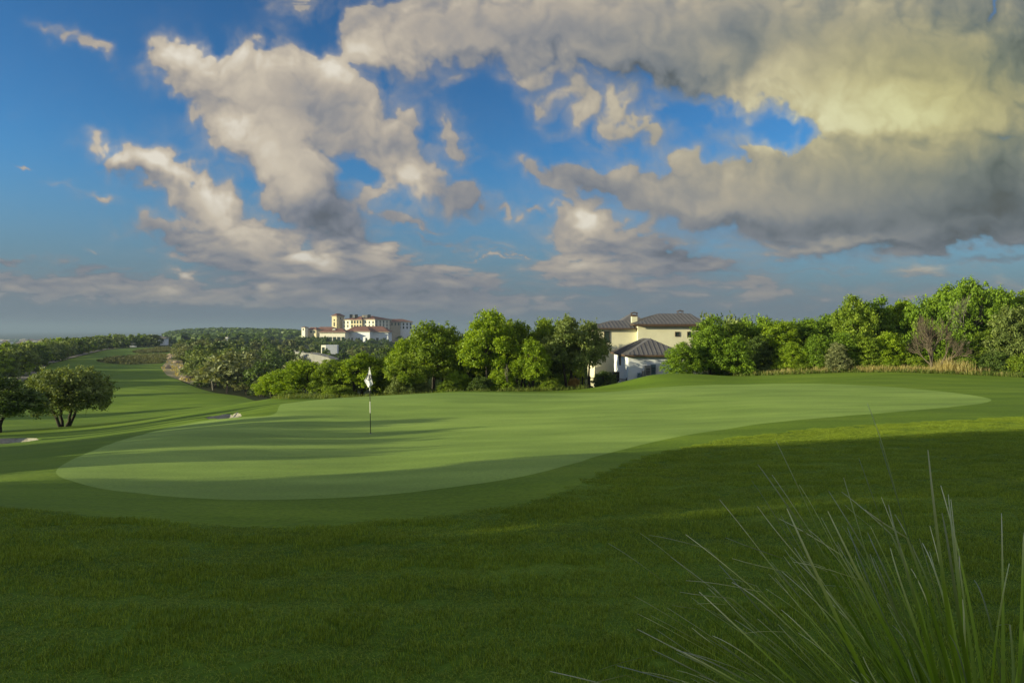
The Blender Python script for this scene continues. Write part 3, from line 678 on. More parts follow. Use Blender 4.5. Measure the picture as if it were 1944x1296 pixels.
# ---------------------------------------------------------------- right woods
GR = 'trees of the wood along the right side of the green'
sk = [(1262,668),(1285,640),(1320,612),(1360,606),(1400,600),(1440,606),(1500,602),(1560,596),(1600,576),(1640,566),(1700,566),(1750,568),(1790,548),(1830,532),(1870,540),(1910,552),(1950,560),(2100,552)]
skx = [a for a, b in sk]; sky_y = [b for a, b in sk]
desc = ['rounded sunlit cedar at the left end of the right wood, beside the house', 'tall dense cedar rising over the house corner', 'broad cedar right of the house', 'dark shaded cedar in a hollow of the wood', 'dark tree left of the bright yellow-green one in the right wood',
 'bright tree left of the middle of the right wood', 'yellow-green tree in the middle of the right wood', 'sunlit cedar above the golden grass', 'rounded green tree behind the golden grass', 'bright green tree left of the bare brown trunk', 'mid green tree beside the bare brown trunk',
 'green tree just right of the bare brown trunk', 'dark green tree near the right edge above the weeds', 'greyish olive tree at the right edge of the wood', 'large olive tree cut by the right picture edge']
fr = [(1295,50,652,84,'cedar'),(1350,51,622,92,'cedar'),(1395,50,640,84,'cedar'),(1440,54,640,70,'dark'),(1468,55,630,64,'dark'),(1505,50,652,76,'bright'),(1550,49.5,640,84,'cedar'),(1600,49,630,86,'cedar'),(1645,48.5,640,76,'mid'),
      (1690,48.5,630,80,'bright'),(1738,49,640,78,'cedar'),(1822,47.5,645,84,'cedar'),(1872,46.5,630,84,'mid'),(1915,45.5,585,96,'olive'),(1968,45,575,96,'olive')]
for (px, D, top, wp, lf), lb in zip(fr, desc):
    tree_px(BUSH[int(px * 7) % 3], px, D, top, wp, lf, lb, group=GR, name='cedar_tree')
for i, px in enumerate(range(1350, 2110, 45)):
    top = np.interp(px, skx, sky_y); tree_px((BUSH + OAK)[(i * 5) % 7], px, 55 + (i % 3) * 1.5, top + (i % 2) * 7, 112, ('cedar', 'mid', 'cedar', 'bright', 'cedar')[i % 5], 'skyline tree of the right wood, %s counted from the house' % NTH[i], group='skyline trees of the right wood', name='cedar_tree')
for i, px in enumerate(range(1375, 2140, 52)):
    top = np.interp(px, skx, sky_y); tree_px(OAK[(i * 2) % 5], px, 62 + (i % 2) * 3, top + 14, 130, ('mid', 'dark', 'cedar')[i % 3], 'tree deep in the right wood behind the skyline row, %s counted from the house' % NTH[i], group='inner trees of the right wood')
tree_px(OAK[0], 1838, 50.5, 529, 120, 'cedar', 'highest tree of the right wood with bare branches below its crown', group=GR)
tree_px(BUSH[0], 1590, 48, 652, 60, 'gray', 'pale grey-green shrub in the middle of the right wood', group=GR, name='shrub', cat='shrub')
for (px, D, top, wp, lf, lb) in [(1690,47.2,680,60,'bright','low bright shrub left of the bare brown trunk'),(1740,47,676,50,'mid','low mid green shrub just left of the bare brown trunk'),(1830,45.5,672,70,'cedar','low shrub right of the golden grass'),(1890,44.5,668,70,'dark','dark low shrub above the weeds at right'),
      (1940,43.5,672,66,'mid','low shrub at the right picture edge'),(1520,49,690,50,'mid','low shrub at the wood edge left of the golden grass'),(1455,50.5,696,56,'dark','dark low shrub right of the cedar mass'),(1640,48,682,56,'mid','low shrub behind the middle golden grass'),(1578,48.6,682,60,'cedar','low cedar shrub at the middle wood edge'),(1412,50.5,684,60,'cedar','low cedar shrub at the foot of the cedar mass')]:
    tree_px(BUSH[3], px, D, top, wp, lf, lb, group='low shrubs along the right wood edge', name='shrub', cat='shrub')
for i, (px, D, top) in enumerate([(1205,100,609),(1236,104,602),(1262,98,606),(1338,95,596),(1365,100,594),(1392,92,590),(1420,100,600),(1455,100,604),(1490,105,605),(1530,100,606),(1180,110,614),(1310,108,602)]):
    tree_px(FARP[i % 4], px, D, top, 56, ('dark', 'olive')[i % 2], 'dark tree crown rising behind the house, %s counted from its left end' % NTH[i], group='trees behind the house')

# ---------------------------------------------------------------- dead trees
def dead_tree(seed, H, lean, spread, levels=5, r0=.14, base_tw=None):
    rnd = random.Random(seed); tb = Tubes(); tw = Tubes()
    def grow(p, d, L_, r, lv):
        n = 4; pts = [p]; q = p; dd = d
        for i in range(n):
            dd = (dd + Vector((rnd.gauss(0, .16), rnd.gauss(0, .16), rnd.gauss(.03, .08)))).normalized(); q = q + dd * L_ / n; pts.append(q)
        (tb if lv >= 3 else tw).add(pts, [r * (1 - .45 * i / n) for i in range(n + 1)], 6 if lv > 3 else (4 if lv > 1 else 3))
        if lv <= 0: return
        for k in range(rnd.choice((3, 4, 5)) if lv < levels else 4):
            a = rnd.uniform(.25, .95) * spread; ax = Vector((rnd.gauss(0, 1), rnd.gauss(0, 1), rnd.gauss(0, 1))).cross(dd).normalized()
            nd = (dd * math.cos(a) + ax * math.sin(a)); nd.z += .10; grow(pts[rnd.choice((2, 3, 4, 4))], nd.normalized(), L_ * rnd.uniform(.55, .8), r * rnd.uniform(.5, .62), lv - 1)
    for s in range(base_tw or 1):
        grow(Vector((rnd.uniform(-.15, .15) * (base_tw or 0), rnd.uniform(-.1, .1), -.2)), Vector((lean + rnd.uniform(-.10, .10), rnd.uniform(-.1, .1), 1)).normalized(), H * .42, r0 * (1 if not base_tw else .8), levels)
    return tb.mesh('trunk', M['bark_red']), tw.mesh('twigs', M['bark_red'])
def place_dead(seed, px, D, top, lean, spread, label, bark, **kw):
    x, y = at(px, D); z = hz1(x, y); h = EYE - (top - HY) / F * D - z; a, b = dead_tree(seed, h, lean, spread, **kw)
    r = link('dead_tree', None, None, (x, y, z)); zmax = max(v.co.z for v in b.vertices); r.scale = (.55, .55, h / zmax)
    for nm, me_ in (('trunk', a), ('twigs', b)):
        o = link(nm, me_, r); o.material_slots[0].link = 'OBJECT'; o.material_slots[0].material = M[bark]
    thing(r, label, 'dead tree')
place_dead(3, 1773, 45.5, 592, .10, .75, 'bare brown tree with twisted trunk standing in the golden grass', 'bark_pale' and 'bark_red', base_tw=4, r0=.16, levels=5)
place_dead(8, 1842, 49.4, 556, .02, .8, 'bare grey-brown tree behind the twisted trunk, under the highest crown', 'bark_pale', base_tw=2, levels=5)
place_dead(21, 968, 47.5, 690, -.5, .5, 'pale leaning dead stem below the tallest tree', 'bark_pale', levels=3, r0=.06)

# ---------------------------------------------------------------- left wood along the path
def far_tree(px, D, top, wpx, lf, label, group, small=False):
    P_ = FAR2 if small else FARP
    return tree_px(P_[rnd_t.randrange(len(P_))], px, D, top, wpx, lf, label, group=group)
tl = [(-80,650),(0,652),(60,648),(90,642),(150,640),(200,635),(232,630),(275,633),(325,640)]
for row, (off, dk) in enumerate([(0, 0), (14, 1), (34, 1), (60, 1)]):
    for i in range(30):
        px = -90 + i * 13.5 + rnd_t.uniform(-4, 4); Dp = np.interp(px, [-90, 10, 50, 90, 130, 175, 215, 330], [100, 106, 120, 160, 190, 235, 290, 330]) + off + rnd_t.uniform(-3, 3)
        base_top = np.interp(px, [a for a, b in tl], [b for a, b in tl]); zg = hz1(*at(px, Dp)); hmin = 4.2 if row == 0 else 5.0
        ty = HY - F * (zg + hmin + rnd_t.uniform(0, 1.4) - EYE) / Dp; top = max(min(ty, 700), base_top + rnd_t.uniform(-1, 4)) if row < 3 else base_top + rnd_t.uniform(-2, 4)
        far_tree(px + (-12 if row == 0 else 0), Dp, top, rnd_t.uniform(5.5, 7.5) / Dp * F, ('olive', 'dark', 'mid', 'olive')[rnd_t.randrange(4)], 'round green tree in the wood left of the cart path', 'trees of the wood left of the cart path', small=Dp > 200)
# ---------------------------------------------------------------- valley wood between fairway and hotel
mtop = [(322,655),(340,642),(370,638),(420,640),(480,636),(540,632),(570,628),(600,640),(640,646),(740,650)]
cnt = 0
def valley(px, D, hgt, lf, label, group, wd=None, dz=0):
    x, y = at(px, D); plant_tree((FARP if D < 200 else FAR2)[rnd_t.randrange(3)], x, y, hgt, wd or hgt * rnd_t.uniform(1.0, 1.35), lf, label, group=group)
for D in (98, 110, 124, 140, 158, 178, 200, 226, 256, 290, 330):
    left = np.interp(D, [98, 124, 160, 178, 200, 260, 330], [430, 382, 374, 356, 345, 342, 330]); right = np.interp(D, [98, 140, 200, 330], [505, 575, 640, 750]); px = left
    while px < right:
        zg = hz1(*at(px, D)); cap_y = np.interp(px, [a for a, b in mtop], [b for a, b in mtop]) + 2; hmax = EYE - (cap_y - HY) / F * D - zg
        if not (575 < px < 668 and D > 230): valley(px, D + rnd_t.uniform(-5, 5), min(hmax, rnd_t.uniform(4.2, 6.4)), rnd_t.choice(['olive', 'dark', 'gray', 'gray', 'dark', 'olive']), 'rounded tree crown in the valley wood below the white hotel', 'trees of the valley wood')
        px += rnd_t.uniform(4.6, 6.2) / D * F
for (px, D, top, wp, lf, lb) in [(405,108,682,75,'gray','grey-green tree with a pale trunk at the valley wood edge'),(445,104,700,50,'olive','rounded olive tree right of the pale-trunked tree'),(470,96,712,60,'gray','small greyish shrub-like tree at the fairway edge'),(430,128,690,60,'dark','dark tree behind the pale-trunked tree'),
    (350,176,672,40,'dark','dark cedar beside the stony bank'),(500,92,716,50,'olive','low olive tree left of the bright bushes')]:
    tree_px(OAK[rnd_t.choice((2, 4))], px, D, top, wp, lf, lb, group='trees at the valley wood edge')
tb = Tubes(); x, y = at(405.5, 103); z = hz1(x, y); rr = random.Random(4)
limb(tb, (0, 0, -.2), (-.1, 0, 2.6), .17, .10, rr); limb(tb, (-.1, 0, 2.3), (-.9, 0, 3.9), .09, .03, rr); limb(tb, (-.1, 0, 2.5), (.8, .2, 3.9), .08, .03, rr)
r = link('dead_tree', None, None, (x, y, z)); link('trunk', tb.mesh('trunk', M['bark_pale']), r); thing(r, 'pale bare forked trunk at the edge of the valley wood', 'dead tree')
# hotel slope and ridge
for i in range(95):
    px = rnd_t.uniform(560, 745); D = rnd_t.uniform(350, 560); valley(px, D, rnd_t.uniform(4, 6.5), rnd_t.choice(['dark', 'dark', 'olive']), 'dark tree on the slope under the white hotel', 'trees on the hotel slope')
for i, px in enumerate([648, 655, 662, 668, 676]): tree_px(FAR2[i % 3], px, 590, 628 - (i % 2) * 3, 16, 'dark', 'small dark round tree in front of the hotel main wing', group='trees before the hotel main wing')
for i in range(10): px = 868 + i * 6; tree_px(FAR2[i % 3], px, 380, 628 + (i * 7) % 9, 22, 'dark', 'distant bluish tree in the gap between the tall trees', group='distant trees in the gap')
# ---------------------------------------------------------------- far forest: one mass
rg = np.random.default_rng(9); cx_, cy_, hh = [], [], []
for (n, p0, p1, d0, d1) in [(2600, 310, 560, 700, 1010), (1800, 520, 1000, 620, 900), (2200, -150, 620, 420, 700), (1600, 700, 2100, 130, 420), (1500, -300, 900, 1000, 2600)]:
    D = rg.uniform(d0, d1, n); px = rg.uniform(p0, p1, n); cx_.append((px - CX) / F * D); cy_.append(D); hh.append(rg.uniform(4, 7, n) * (D < 1000) + rg.uniform(5, 9, n) * (D >= 1000))
cx_, cy_, hh = map(np.concatenate, (cx_, cy_, hh)); zz = height(cx_, cy_); vis = ~((cy_ < 430) & (cx_ / cy_ < -.28)) & ~((cy_ < 620) & (cx_ / cy_ > -.36) & (cx_ / cy_ < -.17))
cx_, cy_, hh, zz = cx_[vis], cy_[vis], hh[vis], zz[vis]; K = 9; nn = len(cx_) * K
off = rg.normal(0, 1, (len(cx_), K, 3)); off /= np.linalg.norm(off, axis=-1, keepdims=True); off[..., 2] = abs(off[..., 2])
base = np.stack([cx_, cy_, zz], -1)[:, None] + off * hh[:, None, None] * np.array([.55, .55, .9]); 
nr = off + rg.normal(0, .35, off.shape); nr /= np.linalg.norm(nr, axis=-1, keepdims=True); t1 = np.cross(nr, rg.normal(0, 1, off.shape)); t1 /= np.linalg.norm(t1, axis=-1, keepdims=True); t2 = np.cross(nr, t1); s = (hh * .38)[:, None, None]
V = np.stack([base - t1 * s, base - t2 * s, base + t1 * s, base + t2 * s], 2).reshape(-1, 3)
me = mesh_np('far_forest', V, np.arange(len(V)).reshape(-1, 4), [L['dark']]); attr(me, 'tone', 'FACE', 'FLOAT', rg.random(nn)); kind(link('far_forest', me), 'stuff', 'dark unbroken forest on the far hill and plain')

# ---------------------------------------------------------------- grasses and scrub (nobody could count them)
def tufts(name, px, D, hh, width, mat_, seed, blades, lean=.3, label=None):
    rg = np.random.default_rng(seed); px = np.repeat(px, blades) ; D = np.repeat(D, blades); h = np.repeat(hh, blades) * rg.uniform(.5, 1.1, len(px))
    x = (px - CX) / F * D + rg.normal(0, .14, len(px)); y = D + rg.normal(0, .14, len(px)); z = height(x, y) - .03
    a = rg.uniform(0, 6.28, len(px)); b = rg.uniform(0, lean, len(px)); w_ = width * rg.uniform(.6, 1.3, len(px)); tx, ty = x + np.cos(a) * b * h, y + np.sin(a) * b * h
    wx, wy = np.cos(a + 1.57) * w_, np.sin(a + 1.57) * w_; mx_, my_ = x + np.cos(a) * b * h * .35, y + np.sin(a) * b * h * .35
    V = np.stack([np.stack([x - wx, y - wy, z], -1), np.stack([mx_ - wx * .7, my_ - wy * .7, z + h * .6], -1), np.stack([tx, ty, z + h], -1), np.stack([mx_ + wx * .7, my_ + wy * .7, z + h * .6], -1)], 1).reshape(-1, 3)
    me = mesh_np(name, V, np.arange(len(V)).reshape(-1, 4), [mat_]); attr(me, 'tone', 'FACE', 'FLOAT', rg.random(len(px))); return kind(link(name, me), 'stuff', label)
rg = np.random.default_rng(3)
def edge_D(px): return np.interp(px, [1380,1400,1500,1600,1700,1750,1850,1944,2050], [52.2,52,50,50,48.4,47.8,46.4,44.4,44.3])
px = rg.uniform(1400, 1905, 1900); dens_ = .08 + .7 * np.exp(-((px - 1660) / 110) ** 2) + .6 * np.exp(-((px - 1800) / 50) ** 2); px = px[rg.random(1900) < dens_]
tufts('dry_grass', px, edge_D(px) + rg.uniform(-2.6, .4, len(px)), rg.uniform(.15, .6, len(px)) * (1 + 1.3 * np.exp(-((px - 1812) / 34) ** 2)), .014, L['drygrass'], 1, 26, .5, 'golden dry grass fringe along the right wood')
px = rg.uniform(1395, 1960, 1700); tufts('weeds', px, edge_D(px) + rg.uniform(-2.8, .3, len(px)), rg.uniform(.12, .4, len(px)), .02, L['weed'], 2, 20, .8, 'green weedy fringe along the right wood')
px = rg.uniform(520, 1110, 700); tufts('undergrowth', px, 46.6 + rg.uniform(0, 3, len(px)), rg.uniform(.15, .45, len(px)), .018, L['weed'], 4, 16, .8, 'green undergrowth below the trees behind the green')
def in_poly_pts(poly, n, seed):
    rg = np.random.default_rng(seed); lo_, hi_ = poly.min(0), poly.max(0); p = rg.uniform(lo_, hi_, (n, 2)); return p[inside(poly, p[:, 0], p[:, 1])]
for nm, poly, n, hgt, m_, sd, lb in [('scrub', NATIVE, 2600, .8, L['scrub'], 5, 'brownish waist-high scrub in the far fairway'), ('scrub', NATIVE2, 1500, .8, L['scrub'], 6, 'olive scrub at the far end of the fairway'), ('bank_grass', BANK, 1200, .9, L['drygrass'], 7, 'golden grass on the stony bank')]:
    p = in_poly_pts(poly, n, sd); tufts(nm, p[:, 0] / p[:, 1] * F + CX, p[:, 1], np.random.default_rng(sd).uniform(.4, 1.2, len(p)) * hgt, .09, m_, sd, 8, 1.0, lb)
# pale boulders of the bank and the right wood edge
def rock_mesh(seed):
    bm = bmesh.new(); bmesh.ops.create_icosphere(bm, subdivisions=2, radius=1); 
    for v in bm.verts: v.co *= 1 + .28 * mnoise.noise(v.co * 1.3 + Vector((seed, 0, 0))) ; v.co.z *= .6
    me = bpy.data.meshes.new('rock'); bm.to_mesh(me); bm.free(); me.materials.append(M['rock']); return me
def rockm(t, p, o):
    pos = t.add('ShaderNodeNewGeometry').outputs['Position']; n = t.noise(pos, 2.5, 6, .65).outputs[0]
    t.l.new(t.ramp(n, [(.3, (.22, .17, .12)), (.7, (.42, .34, .26))]), p.inputs['Base Color']); bump(t, p, n, .9, .08)
M['rock'] = material('limestone', rockm, .95, .05); RK = [rock_mesh(i * 3.3) for i in range(4)]
rr = random.Random(12); bpts = in_poly_pts(BANK, 220, 31)[:34]
for i, (x, y) in enumerate(bpts):
    s = rr.uniform(.5, 1.5); o = link('rock', RK[i % 4], None, (x, y, hz1(x, y) + .1), rr.uniform(0, 6), (s * 1.2, s, s * .9)); thing(o, 'tan limestone boulder on the stony bank beside the far fairway', 'rock', 'boulders on the stony bank')
for i, px in enumerate([1868, 1884, 1896, 1908, 1921, 1936]):
    x, y = at(px, edge_D(px) - .7 - (i % 2) * .4); s = rr.uniform(.16, .34); thing(link('rock', RK[i % 4], None, (x, y, hz1(x, y) + .05), rr.uniform(0, 6), (s * 1.4, s, s * .7)), 'pale stone in the weeds at the right wood edge', 'rock', 'stones at the right wood edge')

# ---------------------------------------------------------------- building materials
def stucco(c):
    def f(t, p, o):
        pos = t.add('ShaderNodeNewGeometry').outputs['Position']; n = t.noise(pos, .8, 5, .6).outputs[0]; n2 = t.noise(pos, 30, 2, .5).outputs[0]
        t.l.new(t.mix(1.0, c, t.ramp(n, [(.3, (.90, .89, .87)), (.7, (1.04, 1.04, 1.04))]), 'MULTIPLY'), p.inputs['Base Color']); bump(t, p, n2, .3, .01)
    return f
def flat(c, var=.15, sc=3.0):
    def f(t, p, o):
        pos = t.add('ShaderNodeNewGeometry').outputs['Position']; n = t.noise(pos, sc, 4, .6).outputs[0]
        t.l.new(t.mix(1.0, c, t.ramp(n, [(.3, (1 - var,) * 3), (.7, (1 + var,) * 3)]), 'MULTIPLY'), p.inputs['Base Color'])
    return f
M['stucco'] = material('stucco_cream', stucco((.72, .69, .50)), .9, .1)
M['stucco_pale'] = material('stucco_pale', stucco((.80, .77, .66)), .9, .1)
M['stucco_white'] = material('stucco_white', stucco((.74, .77, .82)), .9, .1)
M['stucco_ochre'] = material('stucco_ochre', stucco((.66, .58, .38)), .9, .1)
M['stucco_tan'] = material('stucco_tan', stucco((.42, .37, .28)), .9, .1)
M['metal_roof'] = material('roof_bronze_metal', flat((.110, .104, .104), .2, .8), .5, .4)
M['fascia'] = material('fascia_brown', flat((.10, .065, .045)), .7, .2)
M['tile_roof'] = material('roof_clay_tile', flat((.17, .085, .068), .25, .4), .85, .1)
M['glass'] = material('window_glass_dark', flat((.030, .045, .040), .1, 1), .12, .6)
M['frame'] = material('window_frame_bronze', flat((.07, .05, .035)), .6, .3)
M['black'] = material('black_metal', flat((.012, .013, .014)), .5, .3)
M['grey_box'] = material('utility_grey', flat((.26, .25, .24)), .6, .3)
M['blue_box'] = material('utility_blue_grey', flat((.10, .16, .19)), .6, .3)
M['white_paint'] = material('white_paint', flat((.75, .75, .73), .04), .5, .3)
M['cloth'] = material('flag_cloth_white', flat((.80, .80, .82), .05, 8), .8, .2)
M['ink'] = material('flag_print_navy', flat((.035, .03, .05), .05), .8, .2)
M['hill_stone'] = material('concrete_wall', flat((.24, .24, .225), .2, .3), .9, .1)

# ---------------------------------------------------------------- building helpers (local x = along the front, y = away, z = up)
def box(x0, x1, y0, y1, z0, z1, m, name='box'):
    V = [(x0, y0, z0), (x1, y0, z0), (x1, y1, z0), (x0, y1, z0), (x0, y0, z1), (x1, y0, z1), (x1, y1, z1), (x0, y1, z1)]
    return mesh_np(name, V, [(0, 3, 2, 1), (4, 5, 6, 7), (0, 1, 5, 4), (1, 2, 6, 5), (2, 3, 7, 6), (3, 0, 4, 7)], [m])
def boxes(lst, m, name):
    V, Q = [], []
    for (x0, x1, y0, y1, z0, z1) in lst:
        n = len(V); V += [(x0, y0, z0), (x1, y0, z0), (x1, y1, z0), (x0, y1, z0), (x0, y0, z1), (x1, y0, z1), (x1, y1, z1), (x0, y1, z1)]
        Q += [tuple(n + k for k in q) for q in ((0, 3, 2, 1), (4, 5, 6, 7), (0, 1, 5, 4), (1, 2, 6, 5), (2, 3, 7, 6), (3, 0, 4, 7))]
    return mesh_np(name, V, Q, [m])
def hip_roof(parent, x0, x1, y0, y1, ze, rise, over, m, fascia=None, seam=0.0, thick=.14, name='roof', ridge=None, ribm=None):
    """hip roof with eaves overhang; ridge=(xa, xb) along the front or None for automatic"""
    X0, X1, Y0, Y1 = x0 - over, x1 + over, y0 - over, y1 + over; yc = (Y0 + Y1) / 2; h = (Y1 - Y0) / 2
    if X1 - X0 >= Y1 - Y0: ra, rb = (X0 + h, yc), (X1 - h, yc)
    else: xc = (X0 + X1) / 2; hh_ = (X1 - X0) / 2; ra, rb = (xc, Y0 + hh_), (xc, Y1 - hh_)
    if ridge: ra, rb = (ridge[0], yc), (ridge[1], yc)
    V = [(X0, Y0, ze), (X1, Y0, ze), (X1, Y1, ze), (X0, Y1, ze), (ra[0], ra[1], ze + rise), (rb[0], rb[1], ze + rise), (X0, Y0, ze - thick), (X1, Y0, ze - thick), (X1, Y1, ze - thick), (X0, Y1, ze - thick)]
    bm = bmesh.new(); vs = [bm.verts.new(v) for v in V]
    wide = abs(rb[0] - ra[0]) > abs(rb[1] - ra[1])
    fs = [(0, 1, 5, 4), (1, 2, 5), (2, 3, 4, 5), (3, 0, 4)] if wide else [(0, 1, 4), (1, 2, 5, 4), (2, 3, 5), (3, 0, 4, 5)]
    for f in fs + [(0, 6, 7, 1), (1, 7, 8, 2), (2, 8, 9, 3), (3, 9, 6, 0), (6, 9, 8, 7)]: bm.faces.new([vs[i] for i in f])
    me = bpy.data.meshes.new(name); bm.to_mesh(me); bm.free(); me.materials.append(m); me.materials.append(fascia or m)
    for i, p in enumerate(me.polygons): p.material_index = 0 if i < 4 else 1
    o = link(name, me, parent)
    if seam:   # standing seams: one rib each
        def rib(a, b, n_):
            a, b, n_ = Vector(a), Vector(b), Vector(n_).normalized(); d = (b - a).normalized(); s = d.cross(n_).normalized() * .025; u = n_ * .05
            V_ = [a - s, a + s, b + s, b - s, a - s + u, a + s + u, b + s + u, b - s + u]
            link('roof_seam', mesh_np('roof_seam', [tuple(v) for v in V_], [(0, 3, 2, 1), (4, 5, 6, 7), (0, 1, 5, 4), (1, 2, 6, 5), (2, 3, 7, 6), (3, 0, 4, 7)], [ribm or m]), o)
        for sy, Ye in ((-1, Y0), (1, Y1)):
            if sy > 0: continue
            hy = abs(ra[1] - Ye); k = 1
            while X0 + k * seam < X1 - .1:
                x = X0 + k * seam
                if x < ra[0]: f = (x - X0) / max(.01, ra[0] - X0)
                elif x > rb[0]: f = (X1 - x) / max(.01, X1 - rb[0])
                else: f = 1
                if f > .04: rib((x, Ye, ze + .002), (x, Ye - sy * hy * f, ze + .002 + rise * f), (0, sy * rise, hy))
                k += 1
        hx = ra[0] - X0; k = 1
        while Y0 + k * seam < Y1 - .1:
            y = Y0 + k * seam; f = 1 - abs(y - yc) / h
            if f > .05: rib((X0, y, ze + .002), (X0 + hx * f, y, ze + .002 + rise * f), (-rise, 0, hx))
            k += 1
    return o
def window(parent, x, z, wd, h, y=0.0, side='front', glass='glass', fr='frame', depth=.12, bars=0, t_=.06):
    """frame standing slightly proud, pane set back; side 'front' is the face y=const"""
    def tr(b): return b if side == 'front' else (b[2], b[3], b[0], b[1], b[4], b[5])
    s = -1 if side == 'front' else 1
    a0, a1 = (y - depth / 2, y + depth) if side == 'front' else (y - depth, y + depth / 2)
    fr_l = [(x - wd / 2 - t_, x - wd / 2, a0, a1, z - t_, z + h + t_), (x + wd / 2, x + wd / 2 + t_, a0, a1, z - t_, z + h + t_), (x - wd / 2, x + wd / 2, a0, a1, z - t_, z), (x - wd / 2, x + wd / 2, a0, a1, z + h, z + h + t_)]
    for b in range(bars): zz_ = z + h * (b + 1) / (bars + 1); fr_l.append((x - wd / 2, x + wd / 2, a0 + .01, a1 - .01, zz_ - .03, zz_ + .03))
    o = link('window', boxes([tr(b) for b in fr_l], M[fr], 'window'), parent)
    g = (x - wd / 2, x + wd / 2, y - .02, y + .05, z, z + h) if side == 'front' else (x - wd / 2, x + wd / 2, y - .05, y + .02, z, z + h)
    link('pane', boxes([tr(g)], M[glass], 'pane'), o); return o
def root(name, x, y, z, rot, label, cat, group=None): return thing(link(name, None, None, (x, y, z), rot), label, cat, group)

# ---------------------------------------------------------------- cream house behind the mound
def HX(px, D): return (px - CX) / F * D
def HZ(py, D): return EYE - (py - HY) / F * D
D0 = 80.5
xL0, xL1, xR1 = HX(1130, D0), HX(1210, D0), HX(1332, D0); zg = -5.2
hs = root('cream_house', xL1, D0, 0, 0, 'cream two-storey house with brown metal hip roofs behind the mound', 'house')
zeR, zeL = HZ(617, D0), HZ(624.5, D0)
link('wall', box(0, xR1 - xL1, -.35, 9.5, zg, zeR, M['stucco']), hs)
link('wall', box(xL0 - xL1, -.003, .35, 8, zg, zeL, M['stucco']), hs)
rr_ = hip_roof(hs, 0, xR1 - xL1, -.35, 9, zeR + .12, HZ(600, D0 + 4) - zeR + .2, .55, M['metal_roof'], M['fascia'], .46, ridge=(HX(1252, D0 + 4) - xL1, HX(1312, D0 + 4) - xL1))
hip_roof(hs, xL0 - xL1, -.02, .35, 8, zeL + .12, HZ(611.5, D0 + 4) - zeL + .1, .5, M['metal_roof'], M['fascia'], .46, ridge=(HX(1163, D0 + 4) - xL1, -.2))
hip_roof(hs, -1.0, 3.0, 7.5, 13, zeL + .6, 1.45, .3, M['metal_roof'], M['fascia'], 0)
# thin brown strip under the front eaves
link('eave_trim', boxes([(-.5, xR1 - xL1 + .5, -.85, -.78, zeR - .16, zeR - .02)], M['fascia'], 'eave_trim'), hs)
window(hs, HX(1153, D0) - xL1, HZ(650, D0), .62, HZ(629.5, D0) - HZ(650, D0), .35, bars=0, t_=.04)
window(hs, HX(1284.5, D0) - xL1, HZ(637.5, D0), .40, .42, -.35, t_=.08)
window(hs, HX(1308, D0) - xL1, HZ(639, D0), .52, .55, -.35, t_=.05)
window(hs, HX(1240, D0) - xL1, HZ(665, D0), .9, .8, -.35, t_=.05)
for (pa, pb, pt, pc, pz, yy) in [(1199.5, 1210, 592, 600.5, 612, 2.6), (1287.5, 1297, 588.5, 597.5, 603, 4.6)]:
    Dc = D0 + yy; xa, xb = HX(pa, Dc) - xL1, HX(pb, Dc) - xL1; zt, zc, zb = HZ(pt, Dc), HZ(pc, Dc), HZ(pz, Dc)
    ch = link('chimney', box(xa, xb, yy, yy + .6, zb - .6, zc, M['stucco']), hs)
    hgt = zt - zc; q = .06
    cap = [(xa - .05, xb + .05, yy - .05, yy + .65, zc, zc + .06)] + [(a, a + q, b, b + q, zc + .06, zt - .16) for a in (xa - .02, xb - q + .02) for b in (yy - .02, yy + .56)] + [(xa + .15, xb - .15, yy + .2, yy + .4, zc + .06, zc + .22), (xa - .05, xb + .05, yy - .05, yy + .65, zt - .16, zt - .1)]
    link('chimney_cap', boxes(cap, M['fascia'], 'chimney_cap'), ch)
    V = [(xa - .08, yy - .08, zt - .1), (xb + .08, yy - .08, zt - .1), (xb + .08, yy + .68, zt - .1), (xa - .08, yy + .68, zt - .1), ((xa + xb) / 2, yy + .3, zt + .06)]
    bm = bmesh.new(); vs = [bm.verts.new(v) for v in V]; [bm.faces.new([vs[i] for i in f]) for f in ((0, 1, 4), (1, 2, 4), (2, 3, 4), (3, 0, 4), (3, 2, 1, 0))]; me = bpy.data.meshes.new('cap_roof'); bm.to_mesh(me); bm.free(); me.materials.append(M['metal_roof']); link('cap_roof', me, ch)
# low white garage in front
D1 = 69.0; xa, xb = 11.75, 17.35; ze = HZ(676, D1)
gr_ = root('garage', xa, D1, 0, 0, 'low white outbuilding with brown standing-seam hip roof in front of the cream house', 'outbuilding')
link('wall', box(0, xb - xa, 0, 9.6, zg, ze, M['stucco_white']), gr_)
window(gr_, 4.9, HZ(692, 74), .55, 1.25, -.0, side='left', t_=.04, bars=1)
hip_roof(gr_, 0, xb - xa, 0, 9.6, ze + .14, 1.62, .42, M['metal_roof'], M['fascia'], .46, thick=.18)
# things at the garage wall
def simple(name, px0, px1, py0, D, hgt, dp, m, label, cat, extra=None, group=None):
    x0, x1 = HX(px0, D), HX(px1, D); r = root(name, (x0 + x1) / 2, D, HZ(py0, D), 0, label, cat, group); w_ = (x1 - x0) / 2
    link('body', box(-w_, w_, 0, dp, -hgt, 0, M[m]), r); link('lid', box(-w_ - .02, w_ + .02, -.02, dp + .02, .002, .05, M[m]), r)
    if extra: link(extra, boxes([(-w_ * .7, w_ * .7, -.025, -.005, -.3 - k * .16, -.22 - k * .16) for k in range(4)], M['black'], extra), r)
    return r
simple('utility_cabinet', 1224.8, 1236.2, 695, D1 - .6, 2.6, .45, 'grey_box', 'grey utility cabinet against the white outbuilding wall', 'utility box', 'louvre')
simple('utility_cabinet', 1236.8, 1245, 693, D1 - .55, 2.7, .4, 'blue_box', 'taller blue-grey utility cabinet right of the grey one', 'utility box', 'louvre')
